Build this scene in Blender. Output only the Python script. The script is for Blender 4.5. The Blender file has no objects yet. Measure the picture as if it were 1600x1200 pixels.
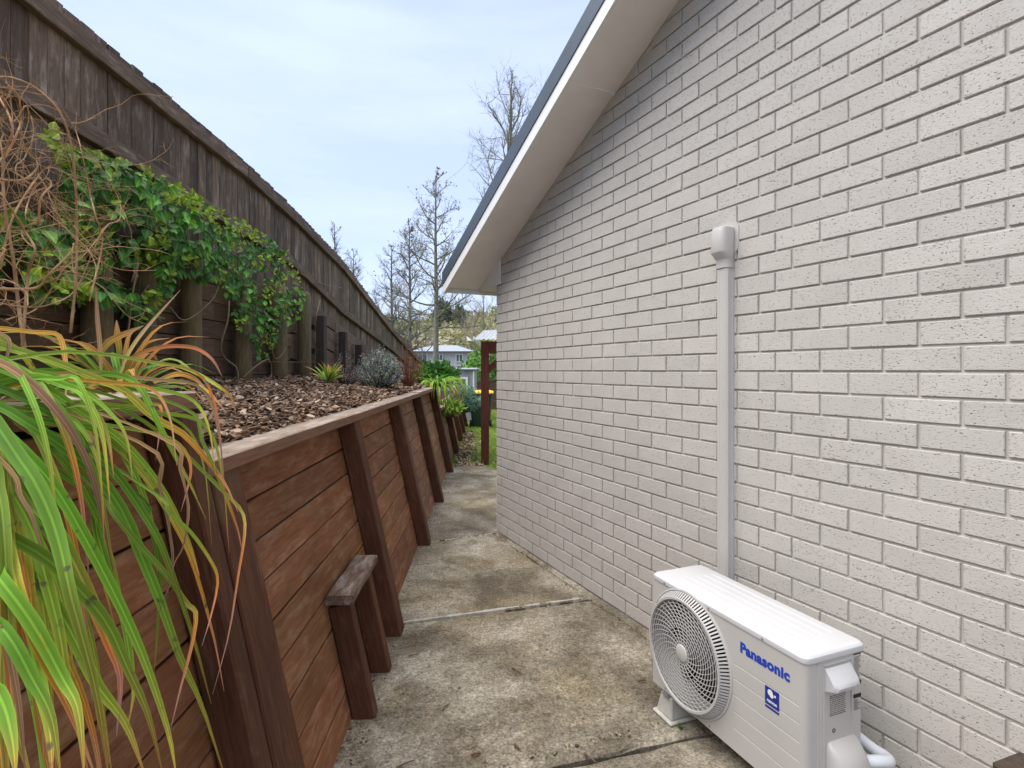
import bpy, bmesh, math, random
from mathutils import Vector, Matrix, noise
R = math.radians
rnd = random.Random(7)
sc = bpy.context.scene
col = sc.collection

# ------------------------------------------------------------------ camera
F = 860.0            # focal length in photo pixels (1600 wide)
HZ = 579.0           # photo row of the horizon
EYE = 1.483
cam = bpy.data.cameras.new('camera')
cam.sensor_width = 36.0
cam.lens = F / 1600 * 36
cam.shift_y = -(600 - HZ) / 1600
cam.clip_start = 0.02
cam.clip_end = 2000
camo = bpy.data.objects.new('camera', cam)
col.objects.link(camo)
camo.location = (0, 0, EYE)
camo.rotation_euler = (R(90), 0, 0)
sc.camera = camo

# ------------------------------------------------------------------ sky, sun, exposure
SUN_EL, SUN_AZ = R(62), R(-100)       # azimuth measured from +Y towards +X
world = bpy.data.worlds.new('World')
sc.world = world
world.use_nodes = True
nt = world.node_tree
nt.nodes.clear()
wout = nt.nodes.new('ShaderNodeOutputWorld')
bg = nt.nodes.new('ShaderNodeBackground')
sky = nt.nodes.new('ShaderNodeTexSky')
sky.sky_type = 'NISHITA'
sky.sun_disc = False
sky.sun_elevation = SUN_EL
sky.sun_rotation = SUN_AZ
sky.air_density = 1.0
sky.dust_density = 0.6
sky.ozone_density = 1.0
tc = nt.nodes.new('ShaderNodeTexCoord')
mp = nt.nodes.new('ShaderNodeMapping')
mp.inputs['Scale'].default_value = (1.6, 2.2, 9.0)
mp.inputs['Rotation'].default_value = (0.05, 0.10, 0.3)
cn = nt.nodes.new('ShaderNodeTexNoise')
cn.inputs['Scale'].default_value = 1.5
cn.inputs['Detail'].default_value = 6
cn.inputs['Roughness'].default_value = 0.55
cr = nt.nodes.new('ShaderNodeMapRange')
cr.inputs['From Min'].default_value = 0.36
cr.inputs['From Max'].default_value = 0.72
cr.inputs['To Min'].default_value = 0.66
cr.inputs['To Max'].default_value = 0.90
mx = nt.nodes.new('ShaderNodeMix')
mx.data_type = 'RGBA'
mx.inputs['B'].default_value = (4.55, 5.3, 7.2, 1)      # thin high cloud
nt.links.new(tc.outputs['Generated'], mp.inputs['Vector'])
nt.links.new(mp.outputs['Vector'], cn.inputs['Vector'])
nt.links.new(cn.outputs['Fac'], cr.inputs['Value'])
nt.links.new(cr.outputs['Result'], mx.inputs['Factor'])
nt.links.new(sky.outputs['Color'], mx.inputs['A'])
nt.links.new(mx.outputs['Result'], bg.inputs['Color'])
bg.inputs['Strength'].default_value = 0.053
nt.links.new(bg.outputs['Background'], wout.inputs['Surface'])

sl = bpy.data.lights.new('sun', 'SUN')
sl.energy = 1.5
sl.angle = R(70)
sl.color = (1.0, 0.94, 0.85)
so = bpy.data.objects.new('sun', sl)
col.objects.link(so)
sd = Vector((math.sin(SUN_AZ) * math.cos(SUN_EL), math.cos(SUN_AZ) * math.cos(SUN_EL), math.sin(SUN_EL)))
so.rotation_euler = sd.to_track_quat('Z', 'Y').to_euler()
so.location = sd * 30

vs = sc.view_settings
vs.view_transform = 'Standard'
vs.look = 'None'
vs.exposure = 1.85
vs.gamma = 1.0
vs.use_curve_mapping = False
sc.cycles.max_bounces = 6
sc.cycles.diffuse_bounces = 4

# ------------------------------------------------------------------ object helpers
WM = {}                                            # world matrices of parents


def reg(o, M):
    WM[o.name] = M


def put(name, mesh, mat=None, parent=None, M=None, kind=None):
    """Link one mesh object; M is its matrix in the parent's space."""
    o = bpy.data.objects.new(name, mesh)
    col.objects.link(o)
    M = M or Matrix()
    if parent is not None:
        o.parent = parent
    o.matrix_local = M
    if mat is not None and mesh is not None and hasattr(mesh, 'materials') and len(mesh.materials) == 0:
        mesh.materials.append(mat)
    if kind:
        o['kind'] = kind
    return o


def tag(o, label, cat, group=None, kind=None):
    o['label'] = label
    o['category'] = cat
    if group:
        o['group'] = group
    if kind:
        o['kind'] = kind
    return o


def empty(name, loc=(0, 0, 0), M=None, label=None, cat=None, group=None):
    o = bpy.data.objects.new(name, None)
    col.objects.link(o)
    o.empty_display_size = 0.1
    o.matrix_local = M if M is not None else Matrix.Translation(loc)
    if label:
        tag(o, label, cat, group)
    return o


def frame(o, x, y, z):
    x, y, z = Vector(x), Vector(y), Vector(z)
    return Matrix(((x.x, y.x, z.x, o[0]), (x.y, y.y, z.y, o[1]), (x.z, y.z, z.z, o[2]), (0, 0, 0, 1)))


def T(x, y, z):
    return Matrix.Translation((x, y, z))


def at(px, py, Y):
    return Vector(((px - 800) / F * Y, Y, EYE - (py - HZ) / F * Y))


def atx(px, py, X):
    return at(px, py, X * F / (px - 800))


# ------------------------------------------------------------------ mesh helpers
class MB:
    def __init__(s):
        s.v, s.f, s.uv, s.c = [], [], {}, {}

    def add(s, vs_, fs, color=None):
        b = len(s.v)
        s.v.extend(tuple(p) for p in vs_)
        for f in fs:
            if color is not None:
                s.c[len(s.f)] = color
            s.f.append(tuple(b + i for i in f))
        return b

    def box(s, x0, x1, y0, y1, z0, z1, M=None, color=None):
        vv = [Vector((x, y, z)) for x in (x0, x1) for y in (y0, y1) for z in (z0, z1)]
        if M is not None:
            vv = [M @ p for p in vv]
        s.add(vv, [(0, 1, 3, 2), (4, 6, 7, 5), (0, 4, 5, 1), (2, 3, 7, 6), (0, 2, 6, 4), (1, 5, 7, 3)], color)

    def prism(s, prof, x0, x1, n=1, axis='x', wob=0.0, seed=0, M=None):
        """Extrude the closed profile (list of 2-D points) along an axis."""
        k = len(prof)
        rr = random.Random(seed)
        vv = []
        for i in range(n + 1):
            x = x0 + (x1 - x0) * i / n
            oy, oz = rr.uniform(-wob, wob), rr.uniform(-wob, wob)
            for (a, b) in prof:
                p = {'x': (x, a + oy, b + oz), 'y': (a + oy, x, b + oz), 'z': (a + oy, b + oz, x)}[axis]
                vv.append(M @ Vector(p) if M is not None else p)
        ff = []
        for i in range(n):
            for j in range(k):
                a, b = i * k + j, i * k + (j + 1) % k
                ff.append((a, b, b + k, a + k))
        ff.append(tuple(reversed(range(k))))
        ff.append(tuple(n * k + j for j in range(k)))
        s.add(vv, ff)

    def tube(s, pts, rad, sides=6, cap=True, color=None):
        pts = [Vector(p) for p in pts]
        n = len(pts)
        if not hasattr(rad, '__len__'):
            rad = [rad] * n
        prev = None
        vv = []
        for i, p in enumerate(pts):
            t = (pts[min(i + 1, n - 1)] - pts[max(i - 1, 0)])
            t = t.normalized() if t.length > 1e-9 else Vector((0, 0, 1))
            if prev is None:
                a = Vector((0, 0, 1)) if abs(t.z) < 0.9 else Vector((1, 0, 0))
                prev = t.cross(a).normalized()
            prev = (prev - t * prev.dot(t))
            prev = prev.normalized() if prev.length > 1e-6 else t.orthogonal().normalized()
            b = t.cross(prev)
            for j in range(sides):
                an = 2 * math.pi * j / sides
                vv.append(p + (prev * math.cos(an) + b * math.sin(an)) * rad[i])
        ff = []
        for i in range(n - 1):
            for j in range(sides):
                a, c = i * sides + j, i * sides + (j + 1) % sides
                ff.append((a, c, c + sides, a + sides))
        if cap:
            ff.append(tuple(reversed(range(sides))))
            ff.append(tuple((n - 1) * sides + j for j in range(sides)))
        s.add(vv, ff, color)

    def lathe(s, prof, seg=24, M=None, cap=False):
        """prof: list of (radius, height) revolved about local z."""
        vv = []
        for (r, h) in prof:
            for j in range(seg):
                a = 2 * math.pi * j / seg
                p = Vector((r * math.cos(a), r * math.sin(a), h))
                vv.append(M @ p if M is not None else p)
        ff = []
        for i in range(len(prof) - 1):
            for j in range(seg):
                a, b = i * seg + j, i * seg + (j + 1) % seg
                ff.append((a, b, b + seg, a + seg))
        if cap:
            ff.append(tuple(reversed(range(seg))))
            ff.append(tuple((len(prof) - 1) * seg + j for j in range(seg)))
        s.add(vv, ff)

    def mesh(s, name, smooth=False):
        me = bpy.data.meshes.new(name)
        me.from_pydata(s.v, [], s.f)
        if s.uv:
            l = me.uv_layers.new(name='UVMap')
            for p in me.polygons:
                for li, vi in zip(p.loop_indices, p.vertices):
                    l.data[li].uv = s.uv.get(vi, (0, 0))
        if s.c:
            ca = me.color_attributes.new('Col', 'FLOAT_COLOR', 'CORNER')
            for i, p in enumerate(me.polygons):
                c = s.c.get(i, (1, 1, 1))
                for li in p.loop_indices:
                    ca.data[li].color = (c[0], c[1], c[2], 1)
        if smooth:
            for p in me.polygons:
                p.use_smooth = True
        me.update()
        return me

    def build(s, name, mat, parent=None, M=None, kind=None, smooth=False):
        return put(name, s.mesh(name, smooth), mat, parent, M, kind)


def fix_normals(me):
    b = bmesh.new()
    b.from_mesh(me)
    bmesh.ops.recalc_face_normals(b, faces=b.faces)
    b.to_mesh(me)
    b.free()
    return me


def board_mesh(L, Th, W, seed=0, n=4, ch=0.004, wob=0.0015, name='board'):
    """A sawn board: x along 0..L, y thickness 0..Th, z width 0..W, chamfered arrises, a little out of true."""
    c = ch
    prof = [(c, 0), (Th - c, 0), (Th, c), (Th, W - c), (Th - c, W), (c, W), (0, W - c), (0, c)]
    m = MB()
    m.prism(prof, 0, L, n, 'x', wob, seed)
    return fix_normals(m.mesh(name))


def catmull(pts, n):
    pts = [Vector(p) for p in pts]
    P = [pts[0] * 2 - pts[1]] + pts + [pts[-1] * 2 - pts[-2]]
    out = []
    segs = len(pts) - 1
    for i in range(n + 1):
        t = i / n * segs
        k = min(int(t), segs - 1)
        u = t - k
        a, b, c, d = P[k:k + 4]
        out.append(0.5 * ((2 * b) + (c - a) * u + (2 * a - 5 * b + 4 * c - d) * u * u + (3 * b - a - 3 * c + d) * u ** 3))
    return out


# ------------------------------------------------------------------ material helpers
def new_mat(name):
    m = bpy.data.materials.new(name)
    m.use_nodes = True
    t = m.node_tree
    b = t.nodes['Principled BSDF']
    return m, t, b


def N(t, kind, **kw):
    n = t.nodes.new(kind)
    for k, v in kw.items():
        if k in n.inputs:
            n.inputs[k].default_value = v
        else:
            setattr(n, k, v)
    return n


def c4(c):
    return (c[0], c[1], c[2], 1)


def coords(t, which='Object', scale=(1, 1, 1), rot=(0, 0, 0)):
    tcn = N(t, 'ShaderNodeTexCoord')
    m = N(t, 'ShaderNodeMapping')
    m.inputs['Scale'].default_value = scale
    m.inputs['Rotation'].default_value = rot
    if which == 'World':
        g = N(t, 'ShaderNodeNewGeometry')
        t.links.new(g.outputs['Position'], m.inputs['Vector'])
    else:
        t.links.new(tcn.outputs[which], m.inputs['Vector'])
    return m.outputs['Vector']


def shifted(t, vec):
    """Give every object its own piece of the pattern."""
    oi = N(t, 'ShaderNodeObjectInfo')
    mu = N(t, 'ShaderNodeMath', operation='MULTIPLY')
    mu.inputs[1].default_value = 57.0
    t.links.new(oi.outputs['Random'], mu.inputs[0])
    ad = N(t, 'ShaderNodeVectorMath', operation='ADD')
    t.links.new(vec, ad.inputs[0])
    t.links.new(mu.outputs[0], ad.inputs[1])
    return ad.outputs[0]


def tex(t, vec, scale, detail=4, rough=0.55, dist=0.0):
    n = N(t, 'ShaderNodeTexNoise')
    n.inputs['Scale'].default_value = scale
    n.inputs['Detail'].default_value = detail
    n.inputs['Roughness'].default_value = rough
    n.inputs['Distortion'].default_value = dist
    t.links.new(vec, n.inputs['Vector'])
    return n.outputs['Fac']


def ramp(t, fac, stops):
    r = N(t, 'ShaderNodeValToRGB')
    e = r.color_ramp.elements
    while len(e) > len(stops):
        e.remove(e[-1])
    while len(e) < len(stops):
        e.new(0.5)
    for el, (p, c) in zip(e, stops):
        el.position = p
        el.color = c4(c) if hasattr(c, '__len__') else (c, c, c, 1)
    t.links.new(fac, r.inputs['Fac'])
    return r.outputs['Color']


def mix(t, fac, a, b, mode='MIX'):
    m = N(t, 'ShaderNodeMix', data_type='RGBA', blend_type=mode)
    for key, v in (('Factor', fac), ('A', a), ('B', b)):
        # RGBA sockets of the Mix node
        idx = {'Factor': 0, 'A': 6, 'B': 7}[key]
        if hasattr(v, 'is_output'):
            t.links.new(v, m.inputs[idx])
        elif hasattr(v, '__len__'):
            m.inputs[idx].default_value = c4(v)
        else:
            m.inputs[idx].default_value = v
    return m.outputs[2]


def vary(t, colour, amt=0.25, hue=0.0):
    """Value differences from one object to the next."""
    oi = N(t, 'ShaderNodeObjectInfo')
    mr = N(t, 'ShaderNodeMapRange')
    mr.inputs['To Min'].default_value = 1 - amt
    mr.inputs['To Max'].default_value = 1 + amt
    t.links.new(oi.outputs['Random'], mr.inputs['Value'])
    h = N(t, 'ShaderNodeHueSaturation')
    t.links.new(mr.outputs['Result'], h.inputs['Value'])
    t.links.new(colour, h.inputs['Color'])
    if hue:
        m2 = N(t, 'ShaderNodeMapRange')
        m2.inputs['To Min'].default_value = 0.5 - hue
        m2.inputs['To Max'].default_value = 0.5 + hue
        f = N(t, 'ShaderNodeMath', operation='FRACT')
        mu = N(t, 'ShaderNodeMath', operation='MULTIPLY')
        mu.inputs[1].default_value = 13.7
        t.links.new(oi.outputs['Random'], mu.inputs[0])
        t.links.new(mu.outputs[0], f.inputs[0])
        t.links.new(f.outputs[0], m2.inputs['Value'])
        t.links.new(m2.outputs['Result'], h.inputs['Hue'])
    return h.outputs['Color']


def bump(t, b, height, strength=0.3, dist=0.01):
    n = N(t, 'ShaderNodeBump')
    n.inputs['Strength'].default_value = strength
    n.inputs['Distance'].default_value = dist
    t.links.new(height, n.inputs['Height'])
    t.links.new(n.outputs['Normal'], b.inputs['Normal'])


def setc(t, b, colour, rough=0.6, spec=0.3):
    if hasattr(colour, 'is_output'):
        t.links.new(colour, b.inputs['Base Color'])
    else:
        b.inputs['Base Color'].default_value = c4(colour)
    if hasattr(rough, 'is_output'):
        t.links.new(rough, b.inputs['Roughness'])
    else:
        b.inputs['Roughness'].default_value = rough
    b.inputs['Specular IOR Level'].default_value = spec


def plain(name, colour, rough=0.5, spec=0.4, metal=0.0, grime=0.12, scale=9):
    m, t, b = new_mat(name)
    v = coords(t, 'Object')
    f = tex(t, v, scale, 5, 0.6)
    lo = tuple(x * (1 - grime) for x in colour)
    hi = tuple(min(1, x * (1 + grime * 0.6)) for x in colour)
    setc(t, b, ramp(t, f, [(0.3, lo), (0.7, hi)]), rough, spec)
    b.inputs['Metallic'].default_value = metal
    return m


def wood(name, dark, mid, light, wear, wear_amt=0.35, grain=1.0, rough=0.75, moss=None, moss_amt=0.0, varyv=0.2, bumpv=0.35, hue=0.0, face=None):
    """Sawn timber with the grain along the object's own x axis."""
    m, t, b = new_mat(name)
    v = shifted(t, coords(t, 'Object', (1.3, 16 * grain, 16 * grain)))
    g = tex(t, v, 5.0, 7, 0.65, 0.6)
    base = ramp(t, g, [(0.22, dark), (0.5, mid), (0.78, light)])
    v2 = shifted(t, coords(t, 'Object', (2.0, 9, 9)))
    w = tex(t, v2, 2.4, 8, 0.72)
    wm = ramp(t, w, [(0.62 - wear_amt * 0.25, 0.0), (0.80 - wear_amt * 0.2, 0.75)])
    base = mix(t, wm, base, wear)
    # big soft patches of damp and fading
    v3 = shifted(t, coords(t, 'Object', (1, 1.4, 1.4)))
    p = tex(t, v3, 2.2, 3, 0.5)
    base = mix(t, 0.55, base, ramp(t, p, [(0.3, 0.55), (0.7, 1.25)]), 'MULTIPLY')
    if moss is not None:
        v4 = coords(t, 'World', (1, 1, 1))
        q = tex(t, v4, 3.5, 6, 0.7)
        base = mix(t, ramp(t, q, [(0.62 - moss_amt * 0.3, 0.0), (0.85 - moss_amt * 0.3, 0.8)]), base, moss)
    if face is not None:                             # stain survives on the upright faces, the top has weathered off
        tn = N(t, 'ShaderNodeTexCoord')
        sx = N(t, 'ShaderNodeSeparateXYZ')
        t.links.new(tn.outputs['Normal'], sx.inputs[0])
        fm = ramp(t, sx.outputs['Z'], [(0.35, 1.0), (0.6, 0.0)])
        fc = ramp(t, g, [(0.22, face[0]), (0.5, face[1]), (0.78, face[2])])
        base = mix(t, fm, base, fc)
    base = vary(t, base, varyv, hue)
    setc(t, b, base, rough, 0.25)
    bump(t, b, g, bumpv, 0.004)
    return m


def leafmat(name, stops, spots=None, rough=0.58, varyv=0.2, hue=0.02, trans=0.25, spot_scale=40):
    """Leaf coloured along its length (u of its UV map)."""
    m, t, b = new_mat(name)
    uvn = N(t, 'ShaderNodeTexCoord')
    sx = N(t, 'ShaderNodeSeparateXYZ')
    t.links.new(uvn.outputs['UV'], sx.inputs[0])
    v = coords(t, 'UV', (4, 10, 1))
    oiv = shifted(t, v)
    f = tex(t, oiv, 2.0, 4, 0.6)
    ad = N(t, 'ShaderNodeMath', operation='MULTIPLY_ADD')
    ad.inputs[1].default_value = 0.28
    t.links.new(f, ad.inputs[0])
    sb = N(t, 'ShaderNodeMath', operation='SUBTRACT')
    sb.inputs[1].default_value = 0.14
    t.links.new(sx.outputs['X'], sb.inputs[0])
    t.links.new(sb.outputs[0], ad.inputs[2])
    c = ramp(t, ad.outputs[0], stops)
    # long veins
    vv = coords(t, 'UV', (0.6, 26, 1))
    ve = tex(t, shifted(t, vv), 3.0, 3, 0.5)
    c = mix(t, 0.5, c, ramp(t, ve, [(0.3, 0.58), (0.7, 1.3)]), 'MULTIPLY')
    sv = N(t, 'ShaderNodeMath', operation='SUBTRACT')
    sv.inputs[1].default_value = 0.5
    t.links.new(sx.outputs['Y'], sv.inputs[0])
    av = N(t, 'ShaderNodeMath', operation='ABSOLUTE')
    t.links.new(sv.outputs[0], av.inputs[0])
    c = mix(t, 1.0, c, ramp(t, av.outputs[0], [(0.0, 1.55), (0.06, 1.25), (0.12, 0.78), (0.42, 1.05), (0.5, 1.35)]), 'MULTIPLY')
    if spots is not None:
        sp = tex(t, coords(t, 'Object'), spot_scale, 2, 0.5)
        c = mix(t, ramp(t, sp, [(0.66, 0.0), (0.72, 0.8)]), c, spots)
    c = vary(t, c, varyv, hue)
    setc(t, b, c, rough, 0.25)
    bump(t, b, ve, 0.4, 0.002)
    if trans:
        tr = N(t, 'ShaderNodeBsdfTranslucent')
        t.links.new(c, tr.inputs['Color'])
        ms = N(t, 'ShaderNodeMixShader')
        ms.inputs[0].default_value = trans
        t.links.new(b.outputs[0], ms.inputs[1])
        t.links.new(tr.outputs[0], ms.inputs[2])
        t.links.new(ms.outputs[0], t.nodes['Material Output'].inputs['Surface'])
    return m


def colmat(name, rough=0.8, spec=0.2, trans=0.0, scale=60, amt=0.3):
    """Colour of each piece stored on the piece, with grain."""
    m, t, b = new_mat(name)
    a = N(t, 'ShaderNodeVertexColor', layer_name='Col')
    f = tex(t, coords(t, 'Object'), scale, 3, 0.6)
    c = mix(t, 1.0, a.outputs['Color'], ramp(t, f, [(0.25, 1 - amt), (0.75, 1 + amt)]), 'MULTIPLY')
    setc(t, b, c, rough, spec)
    if trans:
        tr = N(t, 'ShaderNodeBsdfTranslucent')
        t.links.new(c, tr.inputs['Color'])
        ms = N(t, 'ShaderNodeMixShader')
        ms.inputs[0].default_value = trans
        t.links.new(b.outputs[0], ms.inputs[1])
        t.links.new(tr.outputs[0], ms.inputs[2])
        t.links.new(ms.outputs[0], t.nodes['Material Output'].inputs['Surface'])
    return m


MAT = {}
# painted, speckled brick
m, t, b = new_mat('painted_brick')
v = shifted(t, coords(t, 'Object'))
big = tex(t, v, 4.0, 4, 0.6)
base = ramp(t, big, [(0.3, (0.495, 0.467, 0.424)), (0.7, (0.55, 0.520, 0.475))])
vp = shifted(t, coords(t, 'Object', (1.0, 1.0, 1.9)))
pit = tex(t, vp, 120.0, 3, 0.6, 0.4)
pm = ramp(t, pit, [(0.335, 1.0), (0.385, 0.0)])
base = mix(t, pm, base, (0.155, 0.142, 0.125))
blot = tex(t, coords(t, 'World'), 1.1, 4, 0.6)
base = mix(t, ramp(t, blot, [(0.6, 0.0), (0.85, 0.2)]), base, (0.48, 0.415, 0.375))
setc(t, b, vary(t, base, 0.045), 0.7, 0.25)
h = ramp(t, pit, [(0.32, 0.0), (0.42, 0.8), (0.7, 1.0)])
bump(t, b, h, 0.55, 0.004)
MAT['brick'] = m
MAT['mortar'] = plain('painted_mortar', (0.57, 0.538, 0.49), 0.8, 0.2, grime=0.12, scale=20)

RW = ((0.15, 0.055, 0.022), (0.255, 0.106, 0.047), (0.335, 0.156, 0.075), (0.42, 0.27, 0.165))
MAT['stained_board'] = wood('stained_board', *RW, wear_amt=0.48, varyv=0.18, hue=0.005, moss=(0.16, 0.12, 0.05), moss_amt=0.25)
MAT['stained_post'] = wood('stained_post', (0.055, 0.021, 0.011), (0.108, 0.042, 0.021), (0.16, 0.070, 0.037), (0.25, 0.155, 0.10), wear_amt=0.25, varyv=0.15, moss=(0.13, 0.10, 0.045), moss_amt=0.2)
MAT['cap'] = wood('weathered_cap', (0.17, 0.10, 0.065), (0.32, 0.225, 0.155), (0.43, 0.335, 0.25), (0.55, 0.48, 0.40), wear_amt=0.75, varyv=0.08, face=((0.15, 0.07, 0.042), (0.235, 0.122, 0.076), (0.30, 0.17, 0.112)))
MAT['paling'] = wood('weathered_paling', (0.062, 0.038, 0.022), (0.130, 0.084, 0.053), (0.20, 0.138, 0.094), (0.38, 0.31, 0.24), wear_amt=0.45, varyv=0.42, moss=(0.13, 0.11, 0.06), moss_amt=0.05)
MAT['rail'] = wood('weathered_rail', (0.066, 0.040, 0.023), (0.14, 0.090, 0.056), (0.21, 0.146, 0.098), (0.38, 0.31, 0.23), wear_amt=0.35, varyv=0.15)
MAT['rear_board'] = wood('rear_board', (0.08, 0.045, 0.026), (0.15, 0.092, 0.058), (0.22, 0.147, 0.098), (0.30, 0.23, 0.165), wear_amt=0.3, varyv=0.2, moss=(0.13, 0.12, 0.05), moss_amt=0.35)
MAT['round_post'] = wood('round_post', (0.10, 0.075, 0.036), (0.19, 0.145, 0.072), (0.27, 0.215, 0.12), (0.34, 0.30, 0.19), wear_amt=0.3, varyv=0.15, moss=(0.12, 0.13, 0.045), moss_amt=0.4)
MAT['plank'] = wood('wet_plank', (0.06, 0.032, 0.02), (0.14, 0.085, 0.058), (0.23, 0.16, 0.115), (0.48, 0.42, 0.36), wear_amt=0.55, varyv=0.05)
MAT['dark_square'] = wood('dark_stub', (0.03, 0.022, 0.017), (0.055, 0.04, 0.03), (0.085, 0.064, 0.05), (0.14, 0.12, 0.10), wear_amt=0.25)
MAT['red_timber'] = wood('red_timber', (0.07, 0.018, 0.011), (0.115, 0.032, 0.020), (0.155, 0.05, 0.033), (0.18, 0.09, 0.06), wear_amt=0.15)
MAT['white_paint'] = plain('white_paint', (0.80, 0.80, 0.78), 0.45, 0.4, grime=0.06)
MAT['soffit'] = plain('soffit_paint', (0.84, 0.82, 0.785), 0.65, 0.25, grime=0.07, scale=3)
MAT['roof'] = plain('grey_roof_metal', (0.060, 0.082, 0.105), 0.45, 0.5, 0.25, grime=0.1)
MAT['earth'] = plain('earth', (0.10, 0.075, 0.05), 0.95, 0.1, grime=0.5, scale=8)

# concrete
m, t, b = new_mat('weathered_concrete')
v = coords(t, 'World')
a1 = tex(t, v, 1.5, 6, 0.62, 0.4)
c = ramp(t, a1, [(0.34, (0.11, 0.092, 0.066)), (0.46, (0.215, 0.186, 0.138)), (0.58, (0.34, 0.302, 0.232)), (0.72, (0.47, 0.425, 0.34))])
a2 = tex(t, v, 3.2, 7, 0.72, 0.2)
c = mix(t, ramp(t, a2, [(0.48, 0.0), (0.64, 0.8)]), c, (0.115, 0.088, 0.056))
a3 = tex(t, v, 1.1, 5, 0.6)
c = mix(t, ramp(t, a3, [(0.48, 0.0), (0.70, 0.45)]), c, (0.33, 0.26, 0.13))
sp = tex(t, v, 85.0, 4, 0.7)
c = mix(t, 1.0, c, ramp(t, sp, [(0.32, 0.36), (0.46, 0.88), (0.56, 1.06), (0.72, 1.7)]), 'MULTIPLY')
vo = N(t, 'ShaderNodeTexVoronoi')
vo.inputs['Scale'].default_value = 190.0
t.links.new(v, vo.inputs['Vector'])
hsv = N(t, 'ShaderNodeSeparateColor')
t.links.new(vo.outputs['Color'], hsv.inputs[0])
c = mix(t, 0.38, c, ramp(t, hsv.outputs[0], [(0.0, 0.55), (0.25, 0.85), (0.75, 1.1), (1.0, 1.6)]), 'MULTIPLY')
sp2 = tex(t, v, 30.0, 5, 0.7)
c = mix(t, 0.8, c, ramp(t, sp2, [(0.32, 0.55), (0.5, 1.0), (0.7, 1.35)]), 'MULTIPLY')
setc(t, b, vary(t, c, 0.05), 0.9, 0.2)
bump(t, b, sp, 0.5, 0.004)
MAT['concrete'] = m
MAT['pale_mortar'] = plain('pale_mortar', (0.43, 0.395, 0.33), 0.9, 0.2, grime=0.35, scale=25)

# garden soil, lawn, hill
m, t, b = new_mat('garden_soil')
f = tex(t, coords(t, 'World'), 25, 6, 0.7)
setc(t, b, ramp(t, f, [(0.3, (0.03, 0.02, 0.014)), (0.7, (0.10, 0.07, 0.05))]), 0.95, 0.1)
bump(t, b, f, 0.8, 0.03)
MAT['soil'] = m
m, t, b = new_mat('lawn_turf')
f = tex(t, coords(t, 'World'), 6, 7, 0.75)
setc(t, b, ramp(t, f, [(0.3, (0.10, 0.12, 0.02)), (0.55, (0.16, 0.26, 0.03)), (0.8, (0.28, 0.30, 0.08))]), 0.9, 0.15)
bump(t, b, f, 0.8, 0.04)
MAT['lawn'] = m
m, t, b = new_mat('hill_scrub')
f = tex(t, coords(t, 'World'), 0.25, 8, 0.75)
setc(t, b, ramp(t, f, [(0.3, (0.08, 0.10, 0.035)), (0.5, (0.18, 0.18, 0.06)), (0.7, (0.30, 0.28, 0.13))]), 0.95, 0.1)
MAT['hill'] = m
MAT['chips'] = colmat('bark_chips', 0.85, 0.2, 0, 45, 0.35)
MAT['foliage'] = colmat('foliage', 0.5, 0.3, 0.25, 12, 0.2)
MAT['twig'] = colmat('twig_bark', 0.85, 0.15, 0, 60, 0.25)
# ================================================================== SETTING: ground
def gx(Y):                      # foot line of the retaining posts
    return -0.47 - 0.048 * Y


WC = Vector((-0.142, 5.03, 0))                       # house corner
WD = Vector((0.4303, -0.9027, 0))                    # along the brick wall towards the camera
WN = Vector((-0.9027, -0.4303, 0))                   # out of the brick wall, over the path
HM = frame(WC, WD, -WN, (0, 0, 1))                   # house frame: x along wall, y into house, z up


def wallx(Y):
    return WC.x + (WC.y - Y) * 0.4767


def sheet(name, pts, z, mat, kind='structure'):
    m = MB()
    m.add([(x, y, z) for x, y in pts], [tuple(range(len(pts)))])
    return m.build(name, mat, kind=kind)


sheet('ground', [(-400, -200), (400, -200), (400, 600), (-400, 600)], -0.09, MAT['earth'])
lw = MB()
nx, ny = 40, 60
for j in range(ny + 1):
    for i in range(nx + 1):
        x, y = -1.3 + i * 0.32, 7.2 + j * 0.5
        lw.v.append((x, y, -0.035 + 0.02 * noise.noise((x * 1.3, y * 1.3, 0)) + (0.012 if y > 9 else 0)))
for j in range(ny):
    for i in range(nx):
        a = j * (nx + 1) + i
        lw.f.append((a, a + 1, a + nx + 2, a + nx + 1))
lw.build('lawn', MAT['lawn'], kind='structure', smooth=True)

# raised ground behind the fence and the terrace that the garden bed lies on
rt = MB()
prof = [(-1.2, 3.0), (1.0, 2.3), (6, 2.2), (9, 1.75), (14, 0.9), (20, 0.1), (26, -0.085)]
for (y, z) in prof:
    for x in (-2.42, -6, -15, -40):
        rt.v.append((x, y, min(z, z - 0.0 + (0 if x > -5 else 0.2))))
for j in range(len(prof) - 1):
    for i in range(3):
        a = j * 4 + i
        rt.f.append((a, a + 4, a + 5, a + 1))
rt.build('neighbouring_ground', MAT['lawn'], kind='structure')

# ------------------------------------------------------------------ concrete path, slab by slab
J0 = [(-0.64, 1.83), (0.633, 2.315)]
J1 = [(-0.70, 3.22), (0.437, 3.575)]
J2 = [(-0.80, 4.70), (-0.160, 5.015)]


def lerp(a, b, t_):
    return a + (b - a) * t_


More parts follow.
